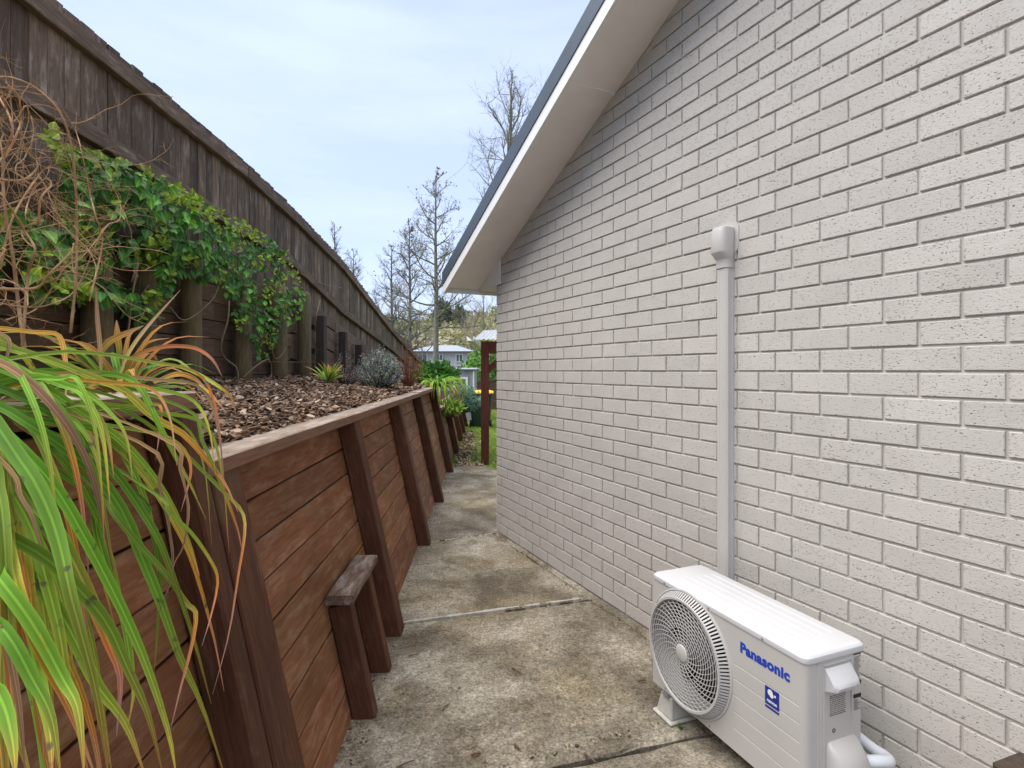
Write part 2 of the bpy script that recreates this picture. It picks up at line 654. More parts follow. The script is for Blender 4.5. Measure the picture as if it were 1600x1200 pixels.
def slab_mesh(poly, z0, z1, seed):
    """Cast slab with worn, slightly wandering arrises."""
    rr = random.Random(seed)
    pts = []
    n = len(poly)
    for i in range(n):
        a, c = Vector(poly[i] + (0,)), Vector(poly[(i + 1) % n] + (0,))
        k = max(1, int((c - a).length / 0.12))
        for q in range(k):
            p = a.lerp(c, q / k)
            if q:
                p += Vector((rr.uniform(-1, 1), rr.uniform(-1, 1), 0)) * 0.006
            pts.append(p)
    cen = sum(pts, Vector()) / len(pts)
    N_ = len(pts)
    m = MB()
    ring2 = []
    for p in pts:
        d = (cen - p)
        ring2.append(p + d.normalized() * rr.uniform(0.006, 0.016))
    vv = [(p.x, p.y, z0) for p in pts] + [(p.x, p.y, z1 - rr.uniform(0.006, 0.012)) for p in pts] + [(p.x, p.y, z1) for p in ring2]
    ff = []
    for i in range(N_):
        j = (i + 1) % N_
        ff.append((i, j, N_ + j, N_ + i))
        ff.append((N_ + i, N_ + j, 2 * N_ + j, 2 * N_ + i))
    ff.append(tuple(2 * N_ + i for i in range(N_)))
    m.add(vv, ff)
    return fix_normals(m.mesh('slab'))


path = empty('concrete_path', (0, 0, 0))
path['kind'] = 'structure'


def lx(Y):
    return gx(Y) - 0.13


G = 0.030                                            # gap along the house
polys = [
    [(lx(-2.5), -2.5), (3.45, -2.5), (wallx(1.2) - G, 1.2), (wallx(2.33) - G, 2.325), (J0[0][0] - 0.14, J0[0][1] - 0.05)],
    [(J0[0][0] - 0.13, J0[0][1] - 0.03), (wallx(2.36) - G, 2.348), (wallx(3.57) - G, 3.562), (lx(3.2), 3.185)],
    [(lx(3.22), 3.204), (wallx(3.60) - G, 3.583), (wallx(5.0) - 0.05, 5.0), (lx(4.7), 4.69)],
    [(lx(4.72), 4.712), (-0.155, 5.03), (5.2, 7.58), (4.8, 8.3), (0.5, 7.72), (-0.20, 8.05), (-0.36, 8.45), (-0.55, 8.88), (-0.87, 8.75), (lx(8.2), 8.2)],
]
for i, pl in enumerate(polys):
    put('slab', slab_mesh(pl, -0.08, (0.0, -0.003, 0.002, -0.002)[i], i), MAT['concrete'], path)
jm = MB()
rr = random.Random(3)
for (A, B_, w_) in ((J1[0], J1[1], 0.015), (J2[0], (J2[1][0] - 0.02, J2[1][1] - 0.02), 0.0139)):
    n = 26
    for i in range(n):
        t0, t1 = i / n, (i + 1.02) / n
        if rr.random() < (0.16 if w_ > 0.014 else 0.25):
            continue
        ww = w_ * rr.uniform(0.6, 1.25)
        x0, y0 = lerp(A[0], B_[0], t0), lerp(A[1], B_[1], t0)
        x1, y1 = lerp(A[0], B_[0], t1), lerp(A[1], B_[1], t1)
        z = 0.0035 + rr.uniform(0, 0.002)
        jm.add([(x0, y0 - ww, -0.02), (x1, y1 - ww * rr.uniform(.8, 1.2), -0.02), (x1, y1 + ww, -0.02), (x0, y0 + ww, -0.02),
                (x0, y0 - ww * .8, z), (x1, y1 - ww * .8, z), (x1, y1 + ww * .8, z), (x0, y0 + ww * .8, z)],
               [(4, 5, 6, 7), (0, 1, 5, 4), (2, 3, 7, 6), (1, 2, 6, 5), (3, 0, 4, 7)])
jm.build('joint_mortar', MAT['pale_mortar'], path)
# mortar fillet smeared along the foot of the brick wall
em = MB()
n = 60
for i in range(n):
    s0, s1 = 0.05 + i * 0.06, 0.05 + (i + 1.05) * 0.06
    w0 = 0.030 + 0.03 * noise.noise((s0 * 2.1, 3, 0)) + 0.012
    o0, o1 = 0.004, max(0.014, w0)
    z = 0.010 + 0.006 * noise.noise((s0 * 5, 1, 0))
    P = [WC + WD * s_ + WN * o_ for s_, o_ in ((s0, o0), (s1, o0), (s1, o1 * rr.uniform(.85, 1.15)), (s0, o1))]
    em.add([(P[0].x, P[0].y, z + .008), (P[1].x, P[1].y, z + .008), (P[2].x, P[2].y, 0.001), (P[3].x, P[3].y, 0.001),
            (P[0].x, P[0].y, -.05), (P[1].x, P[1].y, -.05), (P[2].x, P[2].y, -.05), (P[3].x, P[3].y, -.05)],
           [(3, 2, 1, 0), (4, 5, 1, 0), (6, 7, 3, 2), (5, 6, 2, 1), (7, 4, 0, 3)])
em.build('mortar_fillet', MAT['concrete'], path)

# ================================================================== HOUSE
house = empty('brick_house', M=HM, label='cream painted brick house with steep white bargeboard and dark grey roof edge', cat='house')
PITCH = 0.418
SOF0 = 2.44                                          # raking soffit height at the corner
RIDGE = 5.2
OV = 0.36                                            # verge overhang
EAVE = -0.42


def soff(s):
    return SOF0 + PITCH * (s if s < RIDGE else 2 * RIDGE - s)


# gable wall: mortar plane 10 mm behind the brick faces
gw = MB()
gp = [(0.002, -0.06), (2 * RIDGE, -0.06), (2 * RIDGE, soff(2 * RIDGE) + .05), (RIDGE, soff(RIDGE) + .05), (0.002, soff(0) + .05)]
k = len(gp)
gw.add([(x, 0.0088, z) for x, z in gp] + [(x, 0.11, z) for x, z in gp],
       [tuple(range(k)), tuple(reversed(range(k, 2 * k)))] + [(i, i + k, (i + 1) % k + k, (i + 1) % k) for i in range(k)])
wall_o = put('wall', fix_normals(gw.mesh('wall')), MAT['mortar'], house)
sw = MB()
sw.box(0.010, 0.11, 0.112, 7.2, -0.06, 2.42)
sw.box(0.112, 2 * RIDGE - .01, 7.1, 7.2, -0.06, 2.42)
sw.build('wall', MAT['mortar'], house)


def brick_mesh(L, H, D=0.0088, name='brick', seed=0):
    """Brick slip with softened arrises; x 0..L, front at y=0, z 0..H."""
    rr = random.Random(seed)
    e = 0.0022
    j = lambda: rr.uniform(-0.0007, 0.0007)
    back = [(0, D + .02, 0), (L, D + .02, 0), (L, D + .02, H), (0, D + .02, H)]
    mid = [(j(), e, j()), (L + j(), e, j()), (L + j(), e, H + j()), (j(), e, H + j())]
    fr = [(e + j(), j(), e + j()), (L - e + j(), j(), e + j()), (L - e + j(), j(), H - e + j()), (e + j(), j(), H - e + j())]
    vv = back + mid + fr
    ff = [(8, 9, 10, 11)]
    for a in (0, 4):
        for i in range(4):
            q = (i + 1) % 4
            ff.append((a + i, a + q, a + 4 + q, a + 4 + i))
    return vv, ff


BH, PITCHZ = 0.0765, 0.086
courses = []
for k in range(0, 56):
    z = EYE + PITCHZ * (k - 17)
    if k % 2 == 1:
        js = [0.0] + [0.115 + 0.24 * i for i in range(12)] + [2.96, 3.165] + [3.405 + 0.24 * i for i in range(29)]
    else:
        js = [0.0] + [0.235 + 0.24 * i for i in range(12)] + [3.04] + [3.28 + 0.24 * i for i in range(30)]
    for a, b_ in zip(js[:-1], js[1:]):
        L = b_ - a - 0.0095
        if L < 0.03 or b_ > 2 * RIDGE:
            continue
        s_mid = (a + b_) / 2
        top = min(soff(a), soff(b_)) + 0.10
        if z > min(soff(a), soff(b_)) + 0.02:
            continue
        courses.append((a + (0.0 if a == 0 else 0.0), z, L, min(BH, max(0.02, top - z))))


def seen_size(c):
    a, z, L, H = c
    P = WC + WD * (a + L / 2)
    if P.y < 0.6:
        return 0
    px = 800 + F * P.x / P.y
    py = HZ - F * (z + H / 2 - EYE) / P.y
    if px > 1640 or py < -20 or py > 1230:
        return 0
    return F * F * L * H / P.y ** 2 * (-(P - Vector((0, 0, EYE))).normalized().dot(WN)) / P.y * 1.0


order = sorted(courses, key=seen_size, reverse=True)
near, rest = order[:298], order[298:]
cache = {}
for i, (a, z, L, H) in enumerate(near):
    key = (round(L, 3), round(H, 3), i % 4)
    if key not in cache:
        vv, ff = brick_mesh(L, H, seed=i)
        mb = MB()
        mb.add(vv, ff)
        cache[key] = fix_normals(mb.mesh('brick'))
    rz = rnd.uniform(-.0035, .0035)
    put('brick', cache[key], MAT['brick'], wall_o,
        T(a, rnd.uniform(-0.0012, 0.0012), z) @ Matrix.Rotation(rz, 4, 'Z') @ Matrix.Rotation(rnd.uniform(-.004, .004), 4, 'Y'))
mb = MB()
for i, (a, z, L, H) in enumerate(rest):
    vv, ff = brick_mesh(L, H, seed=i)
    M = T(a, rnd.uniform(-0.0012, 0.0012), z) @ Matrix.Rotation(rnd.uniform(-.0035, .0035), 4, 'Z') @ Matrix.Rotation(rnd.uniform(-.004, .004), 4, 'Y')
    mb.add([M @ Vector(p) for p in vv], ff)
# the returned side wall, course by course
for k in range(0, 28):
    z = EYE + PITCHZ * (k - 17)
    y = 0.115 if k % 2 == 0 else 0.235
    mb_y = [0.012, y]
    while mb_y[-1] < 7.0:
        mb_y.append(mb_y[-1] + 0.24)
    for a, b_ in zip(mb_y[:-1], mb_y[1:]):
        mb.box(0.0, 0.03, a, b_ - .0095, z, z + BH)
put('brick_courses', fix_normals(mb.mesh('brick_courses')), MAT['brick'], wall_o, kind='stuff')

# raking soffit, two sheets and the joint strip between them
def rake_panel(name, s0, s1, o0, o1, t_, mat, dz=0.0):
    m_ = MB()
    vv = []
    for s_ in (s0, s1):
        for o_ in (o0, o1):
            vv += [(s_, -o_, soff(s_) + dz), (s_, -o_, soff(s_) + dz + t_)]
    m_.add(vv, [(0, 2, 6, 4), (1, 5, 7, 3), (0, 4, 5, 1), (2, 3, 7, 6), (0, 1, 3, 2), (4, 6, 7, 5)])
    return put(name, fix_normals(m_.mesh(name)), mat, house)


rake_panel('soffit_panel', EAVE + .02, 1.797, -0.005, OV - .022, 0.012, MAT['soffit'])
rake_panel('soffit_panel', 1.803, 4.197, -0.005, OV - .022, 0.012, MAT['soffit'])
rake_panel('soffit_panel', 4.203, RIDGE, -0.005, OV - .022, 0.012, MAT['soffit'])
rake_panel('soffit_joint', 1.790, 1.810, -0.002, OV - .023, 0.006, MAT['soffit'], -0.006)
rake_panel('soffit_joint', 4.190, 4.210, -0.002, OV - .023, 0.006, MAT['soffit'], -0.006)
rake_panel('soffit_panel', RIDGE, 2 * RIDGE - EAVE, -0.005, OV - .022, 0.012, MAT['soffit'])
# bargeboards and metal verge flashing
rake_panel('bargeboard', EAVE - .02, RIDGE, OV - .022, OV, 0.135, MAT['white_paint'], -0.035)
rake_panel('bargeboard', RIDGE, 2 * RIDGE - EAVE, OV - .022, OV, 0.135, MAT['white_paint'], -0.035)
rake_panel('verge_flashing', EAVE - .045, RIDGE, OV + .0015, OV + .007, 0.125, MAT['roof'], 0.055)
rake_panel('verge_flashing', RIDGE, 2 * RIDGE - EAVE, OV + .0015, OV + .007, 0.125, MAT['roof'], 0.055)
rake_panel('roof', EAVE - .045, RIDGE, -7.6, OV + .0015, 0.03, MAT['roof'], 0.15)
rake_panel('roof', RIDGE, 2 * RIDGE - EAVE, -7.6, OV + .0015, 0.03, MAT['roof'], 0.15)
# boxed eave on the side: level soffit, fascia, triangular end closer, gutter
m_ = MB()
m_.box(EAVE, 0.0, 0.0, 7.2, soff(EAVE), soff(EAVE) + .012)
m_.build('eave_soffit', MAT['soffit'], house)
m_ = MB()
m_.box(EAVE - .02, EAVE, -OV + .024, 7.5, soff(EAVE) - .035, soff(EAVE) + .14)
m_.build('fascia', MAT['white_paint'], house)
m_ = MB()
z0 = soff(EAVE) - .004
m_.add([(EAVE + .003, -0.012, z0), (0.10, -0.012, z0), (0.10, -0.012, soff(0.10) + .004), (EAVE + .003, -.012, z0 + .008),
        (EAVE + .003, -0.0015, z0), (0.10, -0.0015, z0), (0.10, -0.0015, soff(0.10) + .004), (EAVE + .003, -.0015, z0 + .008)],
       [(0, 1, 2, 3), (7, 6, 5, 4), (0, 4, 5, 1), (1, 5, 6, 2), (2, 6, 7, 3), (3, 7, 4, 0)])
put('eave_end_panel', fix_normals(m_.mesh('eave_end_panel')), MAT['white_paint'], house)

# ================================================================== RETAINING WALLS
U = Vector((-0.048, 1, 0)).normalized()
W_ = Vector((1, 0.048, 0)).normalized()
V = (W_ * -0.21 + Vector((0, 0, 0.9777))).normalized()
YI = V.cross(U)                                      # into the bank
ULEN = math.sqrt(1 + 0.048 ** 2)


def rw_frame(Y):
    return frame((gx(Y), Y, 0), U, YI, V)


RM = rw_frame(0.0)
CV = 0.9777


def retaining(name, label, Y0, Y1, H, posts, caps, nrow, endpost=None, group='retaining walls', joints=None):
    root = empty(name, M=RM, label=label, cat='retaining wall', group=group)
    hv = H / CV
    pitch = (hv - 0.045) / nrow
    for r in range(nrow):
        js = joints(r) if joints else [Y0] + [p for p, _ in posts if Y0 + .3 < p < Y1 - .3] + [Y1]
        for a, b_ in zip(js[:-1], js[1:]):
            L = b_ - a - 0.004
            put('board', board_mesh(L, 0.04, pitch - 0.0055, rnd.random(), 5, 0.004, 0.0012), MAT['stained_board'], root,
                T(a * ULEN, 0.10 + rnd.uniform(-.002, .003), r * pitch + rnd.uniform(-.001, .001)) @ Matrix.Rotation(rnd.uniform(-.0012, .0012), 4, 'Y'))
    m = MB()                                         # earth and cloth behind the boards
    m.box(Y0 * ULEN + .01, Y1 * ULEN - .01, 0.146, 0.16, -0.05, hv - .05)
    m.build('backing', MAT['earth'], root)
    for (py, w) in posts:
        top = hv - 0.048
        bm_ = board_mesh(top + .06, 0.098, w, rnd.random(), 4, 0.006, 0.0015, 'post')
        # local x of the post runs up the wall
        M = Matrix(((0, 0, -1, py * ULEN + w / 2), (0, 1, 0, rnd.uniform(-.003, .003)), (1, 0, 0, -.06), (0, 0, 0, 1)))
        put('post', fix_normals(bm_), MAT['stained_post'], root, M)
    for (c0, c1) in caps:
        bm_ = board_mesh((c1 - c0) * ULEN - .003, 0.175, 0.046, rnd.random(), 8, 0.004, 0.002, 'cap')
        Mw = frame(Vector((gx(c0), c0, H - 0.046)) + W_ * (-0.21 * H / CV + .012), U, -W_, (0, 0, 1))
        put('cap', bm_, MAT['cap'], root, RM.inverted() @ Mw @ Matrix.Rotation(rnd.uniform(-.002, .002), 4, 'Y'))
    return root


def bj(r):
    base = [1.472, 3.10, 4.655, 6.19, 8.20]
    if r in (1, 2, 4):
        base = [1.472, 3.10, 4.655, 5.45, 6.19, 8.20] if r != 4 else [1.472, 3.10, 4.655, 5.75, 6.19, 8.20]
    return base


retaining('retaining_wall', 'long low red-brown timber retaining wall with flat cap beside the concrete path', 1.472, 8.2, 1.245,
          [(1.565, 0.165), (3.135, 0.125), (4.715, 0.125), (6.25, 0.125), (8.08, 0.125)],
          [(1.455, 6.15), (6.15, 8.20)], 9, joints=bj)
retaining('retaining_wall', 'taller red-brown timber retaining wall section behind the long strap leaves', -1.4, 1.462, 1.425,
          [(1.425, 0.075), (-0.20, 0.125)], [(-1.4, 1.47)], 10)
retaining('retaining_wall', 'far lower mossy timber retaining wall under the spiky blue-green plant', 8.21, 15.2, 0.93,
          [(9.96, 0.125), (11.75, 0.125), (13.2, 0.125), (14.8, 0.125)], [(8.21, 11.7), (11.7, 15.2)], 6)

# small stand of two short posts with a plank on top, against the boards
st = empty('timber_stand', M=RM, label='two short brown posts topped by a weathered plank against the retaining boards', cat='timber stand')
hv = 0.52 / CV
for py in (2.375, 2.735):
    bm_ = fix_normals(board_mesh(hv - .03, 0.095, 0.065, rnd.random(), 3, 0.005, 0.001, 'post'))
    put('post', bm_, MAT['stained_post'], st, Matrix(((0, 0, -1, py * ULEN + .035), (0, 1, 0, 0.0), (1, 0, 0, 0.002), (0, 0, 0, 1))))
Mw = frame(Vector((gx(2.305), 2.305, 0.502)) + W_ * (-0.21 * 0.53 + .03), U, -W_, (0, 0, 1))
put('plank', board_mesh(0.515, 0.115, 0.04, 5, 5, 0.006, 0.002, 'plank'), MAT['plank'], st, RM.inverted() @ Mw)

# ------------------------------------------------------------------ garden bed
def bedz(x, y):
    """Mulch level across the terrace."""
    f = max(0.0, min(1.0, (gx(y) - 0.27 - x) / 1.15))
    lo = 1.405 if y < 1.40 else (1.215 if y < 8.2 else 0.89)
    if 1.40 <= y < 1.75:
        lo = lerp(1.33, 1.215, (y - 1.4) / .35)
    hi = 1.40 if y < 8 else lerp(1.40, 1.0, min(1, (y - 8) / 6))
    return lerp(lo, hi, f ** 0.8) + 0.012 * noise.noise((x * 4, y * 4, 0)) + 0.02 * noise.noise((x * 1.2, y * 1.2, 4))


gb = MB()
ys = [-1.3 + i * 0.14 for i in range(118)]
nxx = 12
for y in ys:
    h = 1.425 if y < 1.46 else (1.245 if y < 8.2 else .93)
    x1 = gx(y) - 0.21 * h - 0.145
    for i in range(nxx + 1):
        x = lerp(x1, -2.20, i / nxx)
        gb.v.append((x, y, bedz(x, y) - (0.02 if i == 0 else 0)))
for j in range(len(ys) - 1):
    for i in range(nxx):
        a = j * (nxx + 1) + i
        gb.f.append((a, a + nxx + 1, a + nxx + 2, a + 1))
gb.build('garden_bed', MAT['soil'], kind='structure', smooth=True)

# ------------------------------------------------------------------ rear retaining wall with round posts
rr_ = empty('rear_retaining_wall', (-2.2, 0, 1.2), label='dark timber retaining wall with round mossy posts behind the mulched bed', cat='retaining wall')


def rear_top(y):
    return 2.20 if y < 5.8 else lerp(2.20, 1.72, min(1, (y - 5.8) / 3.2)) if y < 9 else 1.72 - 0.08 * (y - 9)


PV = Matrix(((0, 1, 0, 0), (0, 0, 1, 0), (1, 0, 0, 0), (0, 0, 0, 1)))     # board x -> up, y -> x, z -> along Y
PH = Matrix(((0, -1, 0, 0), (1, 0, 0, 0), (0, 0, 1, 0), (0, 0, 0, 1)))    # board x -> along Y, y -> -X


def yjoints(y0, y1, step, off):
    out = [y0]
    y = y0 + off
    while y < y1 - .3:
        if y > y0 + .2:
            out.append(y)
        y += step
    return out + [y1]


for r in range(8):
    js = yjoints(0.6, 13.0, 1.40, 0.7 if r % 2 else 1.4)
    for a, b_ in zip(js[:-1], js[1:]):
        z = 1.18 + r * 0.135
        mid = (a + b_) / 2
        drop = (rear_top(mid) - 2.20)
        zz = z + (drop if mid > 5.8 else 0)
        slope = math.atan((rear_top(b_) - rear_top(a)) / (b_ - a)) if mid > 5.8 else 0
        bm_ = board_mesh(b_ - a - .006, 0.03, 0.130, rnd.random(), 3, .003, .0012)
        put('board', fix_normals(bm_), MAT['rear_board'], rr_, T(-2.215 + 2.2 + rnd.uniform(-.003, .003), a, zz - 1.2 - (slope * (b_ - a) / 2)) @ Matrix.Rotation(slope, 4, 'X') @ PH)
for (px) in (150, 222, 299, 379, 435, 475):
    X = -2.13
    Y = X * F / (px - 800)
    m = MB()
    hh = rear_top(Y) + .06
    rad = 0.071 * rnd.uniform(.94, 1.06)
    pts = [(rnd.uniform(-.006, .006), rnd.uniform(-.006, .006), z_) for z_ in (0.0, 0.35, 0.7, hh - 1.2 - .012, hh - 1.2)]
    m.tube([(p[2], p[0], p[1]) for p in pts], [rad, rad * .99, rad * .98, rad * .97, rad * .86], 14)
    up = Matrix(((0, 1, 0, X + 2.2), (0, 0, 1, Y), (1, 0, 0, 0), (0, 0, 0, 1)))
    o = put('post', m.mesh('post', True), MAT['round_post'], rr_, up)
for (px, py) in ((502, 494), (536, 519), (561, 539)):
    p = atx(px, py, -2.13)
    bm_ = board_mesh(p.z - 1.15, 0.09, 0.10, rnd.random(), 3, .005, .002)
    put('stub_post', fix_normals(bm_), MAT['dark_square'], rr_, T(p.x - .045 + 2.2, p.y - .05, -.05) @ PV)
m = MB()
m.box(-.08, -.055, 0.6, 13.0, -0.05, 0.28)
m.build('backing', MAT['earth'], rr_)

# ------------------------------------------------------------------ paling fence
fence = empty('paling_fence', (-2.33, 0, 1.5), label='tall weathered brown paling fence with two rails above the garden bed', cat='fence')
TOP = [(0.0, 3.44), (1, 3.41), (3, 3.355), (4.7, 3.305), (5.7, 3.22), (7.6, 2.985), (10.4, 2.38), (13.8, 1.79), (16, 1.5)]
RB = [(0.0, 2.88), (2, 2.84), (4.3, 2.765), (5.7, 2.66), (7.4, 2.335), (10.4, 1.955), (13.8, 1.42), (16, 1.1)]


def pw(tab, y):
    for (a, za), (b_, zb) in zip(tab[:-1], tab[1:]):
        if y <= b_:
            return lerp(za, zb, (y - a) / (b_ - a))
    return tab[-1][1]


y = 0.55
while y < 15.2:
    w = rnd.choice((0.094, 0.098, 0.100, 0.102, 0.098))
    top = pw(TOP, y + w / 2) + rnd.uniform(-.008, .008)
    bot = pw(RB, y) - 0.75
    bm_ = board_mesh(top - bot, 0.019, w - .0028, rnd.random(), 3, .002, .0012)
    put('paling', fix_normals(bm_), MAT['paling'], fence,
        T(rnd.uniform(-.004, .004), y, bot - 1.5) @ Matrix.Rotation(rnd.uniform(-.004, .004), 4, 'X') @ Matrix.Rotation(rnd.uniform(-.02, .02), 4, 'Z') @ PV)
    y += w + rnd.uniform(0, .003)


def rail(y0, z0, y1, z1, h=0.092, t_=0.045):
    L = math.hypot(y1 - y0, z1 - z0)
    bm_ = board_mesh(L - .004, t_, h, rnd.random(), 6, .004, .002)
    put('rail', fix_normals(bm_), MAT['rail'], fence,
        T(.0245 + t_, y0, z0 - 1.5) @ Matrix.Rotation(math.atan2(z1 - z0, y1 - y0), 4, 'X') @ PH)


br = [0.3, 2.55, 4.72, 5.75, 7.5, 10.4, 13.8, 15.2]
for a, b_ in zip(br[:-1], br[1:]):
    rail(a, pw(TOP, a) - .165, b_, pw(TOP, b_) - .165)
br = [0.3, 1.55, 3.32, 5.7, 7.4, 10.4, 13.8, 15.2]
for a, b_ in zip(br[:-1], br[1:]):
    rail(a, pw(RB, a) - .09, b_, pw(RB, b_) - .09)
# ================================================================== HEAT PUMP
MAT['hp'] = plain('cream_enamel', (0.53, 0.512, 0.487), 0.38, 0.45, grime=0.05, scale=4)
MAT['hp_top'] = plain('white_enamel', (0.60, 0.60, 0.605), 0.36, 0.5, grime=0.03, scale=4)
MAT['hp_dark'] = plain('dark_recess', (0.02, 0.02, 0.022), 0.7, 0.3)
MAT['fin'] = plain('heat_exchanger_fins', (0.045, 0.045, 0.055), 0.5, 0.4)
MAT['blue'] = plain('blue_print', (0.012, 0.055, 0.42), 0.4, 0.4, grime=0.02)
MAT['navy'] = plain('navy_sticker', (0.012, 0.03, 0.25), 0.4, 0.4, grime=0.02)
MAT['ink'] = plain('grey_ink', (0.13, 0.125, 0.12), 0.6, 0.2)
MAT['black_ink'] = plain('black_ink', (0.03, 0.03, 0.03), 0.6, 0.2)
MAT['steel'] = plain('zinc_steel', (0.42, 0.43, 0.45), 0.35, 0.5, 0.8)
MAT['duct'] = plain('duct_plastic', (0.52, 0.502, 0.47), 0.42, 0.4, grime=0.05, scale=5)
MAT['pipe_tape'] = plain('white_pipe_tape', (0.72, 0.75, 0.80), 0.45, 0.4, grime=0.06)
MAT['foot'] = plain('pale_plastic_foot', (0.48, 0.465, 0.42), 0.6, 0.3, grime=0.2, scale=18)

S_HP = 2.659                                          # where its far end stands along the wall
HPL, HPD, HPH, HPZ = 0.786, 0.268, 0.488, 0.100
OFF = 0.417                                           # front face off the brick
hpM = HM @ T(S_HP, -OFF, 0) @ Matrix.Rotation(R(-3.7), 4, 'Z')
hp = empty('heat_pump', M=hpM, label='cream outdoor heat pump unit with round fan grille and blue Panasonic lettering', cat='heat pump')


def rrect(x0, x1, y0, y1, r, seg=5):
    out = []
    for (cx, cy, a0) in ((x1 - r, y1 - r, 0), (x0 + r, y1 - r, 90), (x0 + r, y0 + r, 180), (x1 - r, y0 + r, 270)):
        for i in range(seg + 1):
            a = R(a0 + 90 * i / seg)
            out.append((cx + r * math.cos(a), cy + r * math.sin(a)))
    return out


def smooth_by_angle(me, ang=35):
    for p in me.polygons:
        p.use_smooth = True
    b_ = bmesh.new()
    b_.from_mesh(me)
    for e in b_.edges:
        if len(e.link_faces) == 2 and e.calc_face_angle(0) > R(ang):
            e.smooth = False
    b_.to_mesh(me)
    b_.free()
    return me


FCX, FCZ, FR = 0.2375, HPZ + 0.244, 0.236             # centre and radius of the fan opening
# casing: the front sheet has a round hole, the rest is a rounded shell
m = MB()
seg = 64
r0 = FR - 0.012
zt, zb = HPZ + HPH - 0.022, HPZ + 0.004
xl, xr_ = 0.004, HPL - 0.012
circ = [(FCX + r0 * math.cos(2 * math.pi * i / seg), FCZ + r0 * math.sin(2 * math.pi * i / seg)) for i in range(seg)]


def ray_rect(a):
    dx, dz = math.cos(a), math.sin(a)
    x1 = FCX + 0.2435
    ts = []
    if dx > 1e-9: ts.append((x1 - FCX) / dx)
    if dx < -1e-9: ts.append((xl - 0.0 - FCX) / dx)
    if dz > 1e-9: ts.append((zt - FCZ) / dz)
    if dz < -1e-9: ts.append((zb - FCZ) / dz)
    t_ = min(ts)
    return (FCX + dx * t_, FCZ + dz * t_)


outer = [ray_rect(2 * math.pi * i / seg) for i in range(seg)]
vv = [(x, 0, z) for x, z in circ] + [(x, 0, z) for x, z in outer] + [(x, 0.10, z) for x, z in circ]
ff = [(i, (i + 1) % seg, seg + (i + 1) % seg, seg + i) for i in range(seg)] + [(i, 2 * seg + i, 2 * seg + (i + 1) % seg, (i + 1) % seg) for i in range(seg)]
m.add(vv, ff)
x1 = FCX + 0.2435
for (cx, cz) in ((x1, zt), (xl, zt), (xl, zb), (x1, zb)):
    near_ = sorted(range(seg), key=lambda i: (outer[i][0] - cx) ** 2 + (outer[i][1] - cz) ** 2)[:2]
    m.add([(cx, 0, cz), (outer[near_[0]][0], 0, outer[near_[0]][1]), (outer[near_[1]][0], 0, outer[near_[1]][1])], [(0, 1, 2)])
# plain right part of the front with pressed lines, then round corner, end and back
rows = [zb]
lines = [HPZ + v_ for v_ in (0.085, 0.145, 0.205, 0.265, 0.320)]
xa, xb = x1 + 0.010, HPL - 0.045
for z in lines:
    rows += [z - .0026, z, z + .0026]
rows.append(zt)
cols = [x1, xa, xb, HPL - 0.022]
base = len(m.v)
for z in rows:
    for ci, x in enumerate(cols):
        d = 0.0028 if (z in lines and ci in (1, 2)) else 0
        m.v.append((x, d, z))
for i in range(len(rows) - 1):
    for j in range(3):
        a = base + i * 4 + j
        m.f.append((a, a + 1, a + 5, a + 4))
prof = []
for i in range(7):
    a = R(-90 + 90 * i / 6)
    prof.append((HPL - 0.022 + 0.022 * math.cos(a), 0.022 + 0.022 * math.sin(a)))
prof += [(HPL, 0.046), (HPL - .002, 0.048), (HPL - .002, .052), (HPL, .054), (HPL, 0.062), (HPL - .002, 0.064), (HPL, .066), (HPL, HPD - .02), (HPL - .02, HPD), (0.02, HPD), (xl, HPD - .02), (xl, 0)]
b0 = len(m.v)
for (x, y_) in prof:
    m.v.append((x, y_, zb))
    m.v.append((x, y_, zt))
for i in range(len(prof) - 1):
    a = b0 + 2 * i
    m.f.append((a, a + 2, a + 3, a + 1))
m.add([(xl, 0, zb), (HPL - .022, 0, zb), (HPL, .022, zb), (HPL, HPD, zb), (xl, HPD, zb)], [(0, 4, 3, 2, 1)])
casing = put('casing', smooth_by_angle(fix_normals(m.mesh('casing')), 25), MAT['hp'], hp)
# lid: slightly larger, soft edge, five shallow ribs
m = MB()
zl = HPZ + HPH
for (inset, z) in ():
    pass
ringz = [(-.003, zt - .004), (-.004, zt + .006), (-.003, zl - .009), (.002, zl - .003), (.008, zl)]
prev = None
for (ins, z) in ringz:
    pr = rrect(ins, HPL - ins + .001, ins, HPD - ins, 0.024, 5)
    idx = m.add([(x, y_, z) for x, y_ in pr], [])
    if prev is not None:
        k = len(pr)
        for i in range(k):
            m.f.append((prev + i, prev + (i + 1) % k, idx + (i + 1) % k, idx + i))
    prev = idx
m.f.append(tuple(prev + i for i in range(24)))
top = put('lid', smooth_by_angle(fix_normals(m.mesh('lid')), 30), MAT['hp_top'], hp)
for i in range(5):
    y_ = 0.075 + 0.038 * i
    m = MB()
    pr = [(y_ - .010, zl - .002), (y_ - .006, zl + .0009), (y_ + .006, zl + .0009), (y_ + .010, zl - .002)]
    vv = []
    for x, sc_ in ((0.10, .2), (0.13, 1), (HPL - .10, 1), (HPL - .06, .2)):
        for (a, b_) in pr:
            vv.append((x, a, zl - .002 + (b_ - zl + .002) * sc_))
    ff = [(4 * q + j, 4 * q + j + 1, 4 * q + j + 5, 4 * q + j + 4) for q in range(3) for j in range(3)]
    m.add(vv, ff)
    put('rib', smooth_by_angle(fix_normals(m.mesh('rib')), 60), MAT['hp_top'], top)
for (x, y_) in ((HPL - .0005, .045), (HPL - .0005, .19)):
    m = MB()
    m.lathe([(0.0045, 0), (0.0045, .0025), (0.002, .0035)], 10, T(x + .001, y_, zt + .004) @ Matrix.Rotation(R(90), 4, 'Y'), True)
    m.build('screw', MAT['steel'], top)
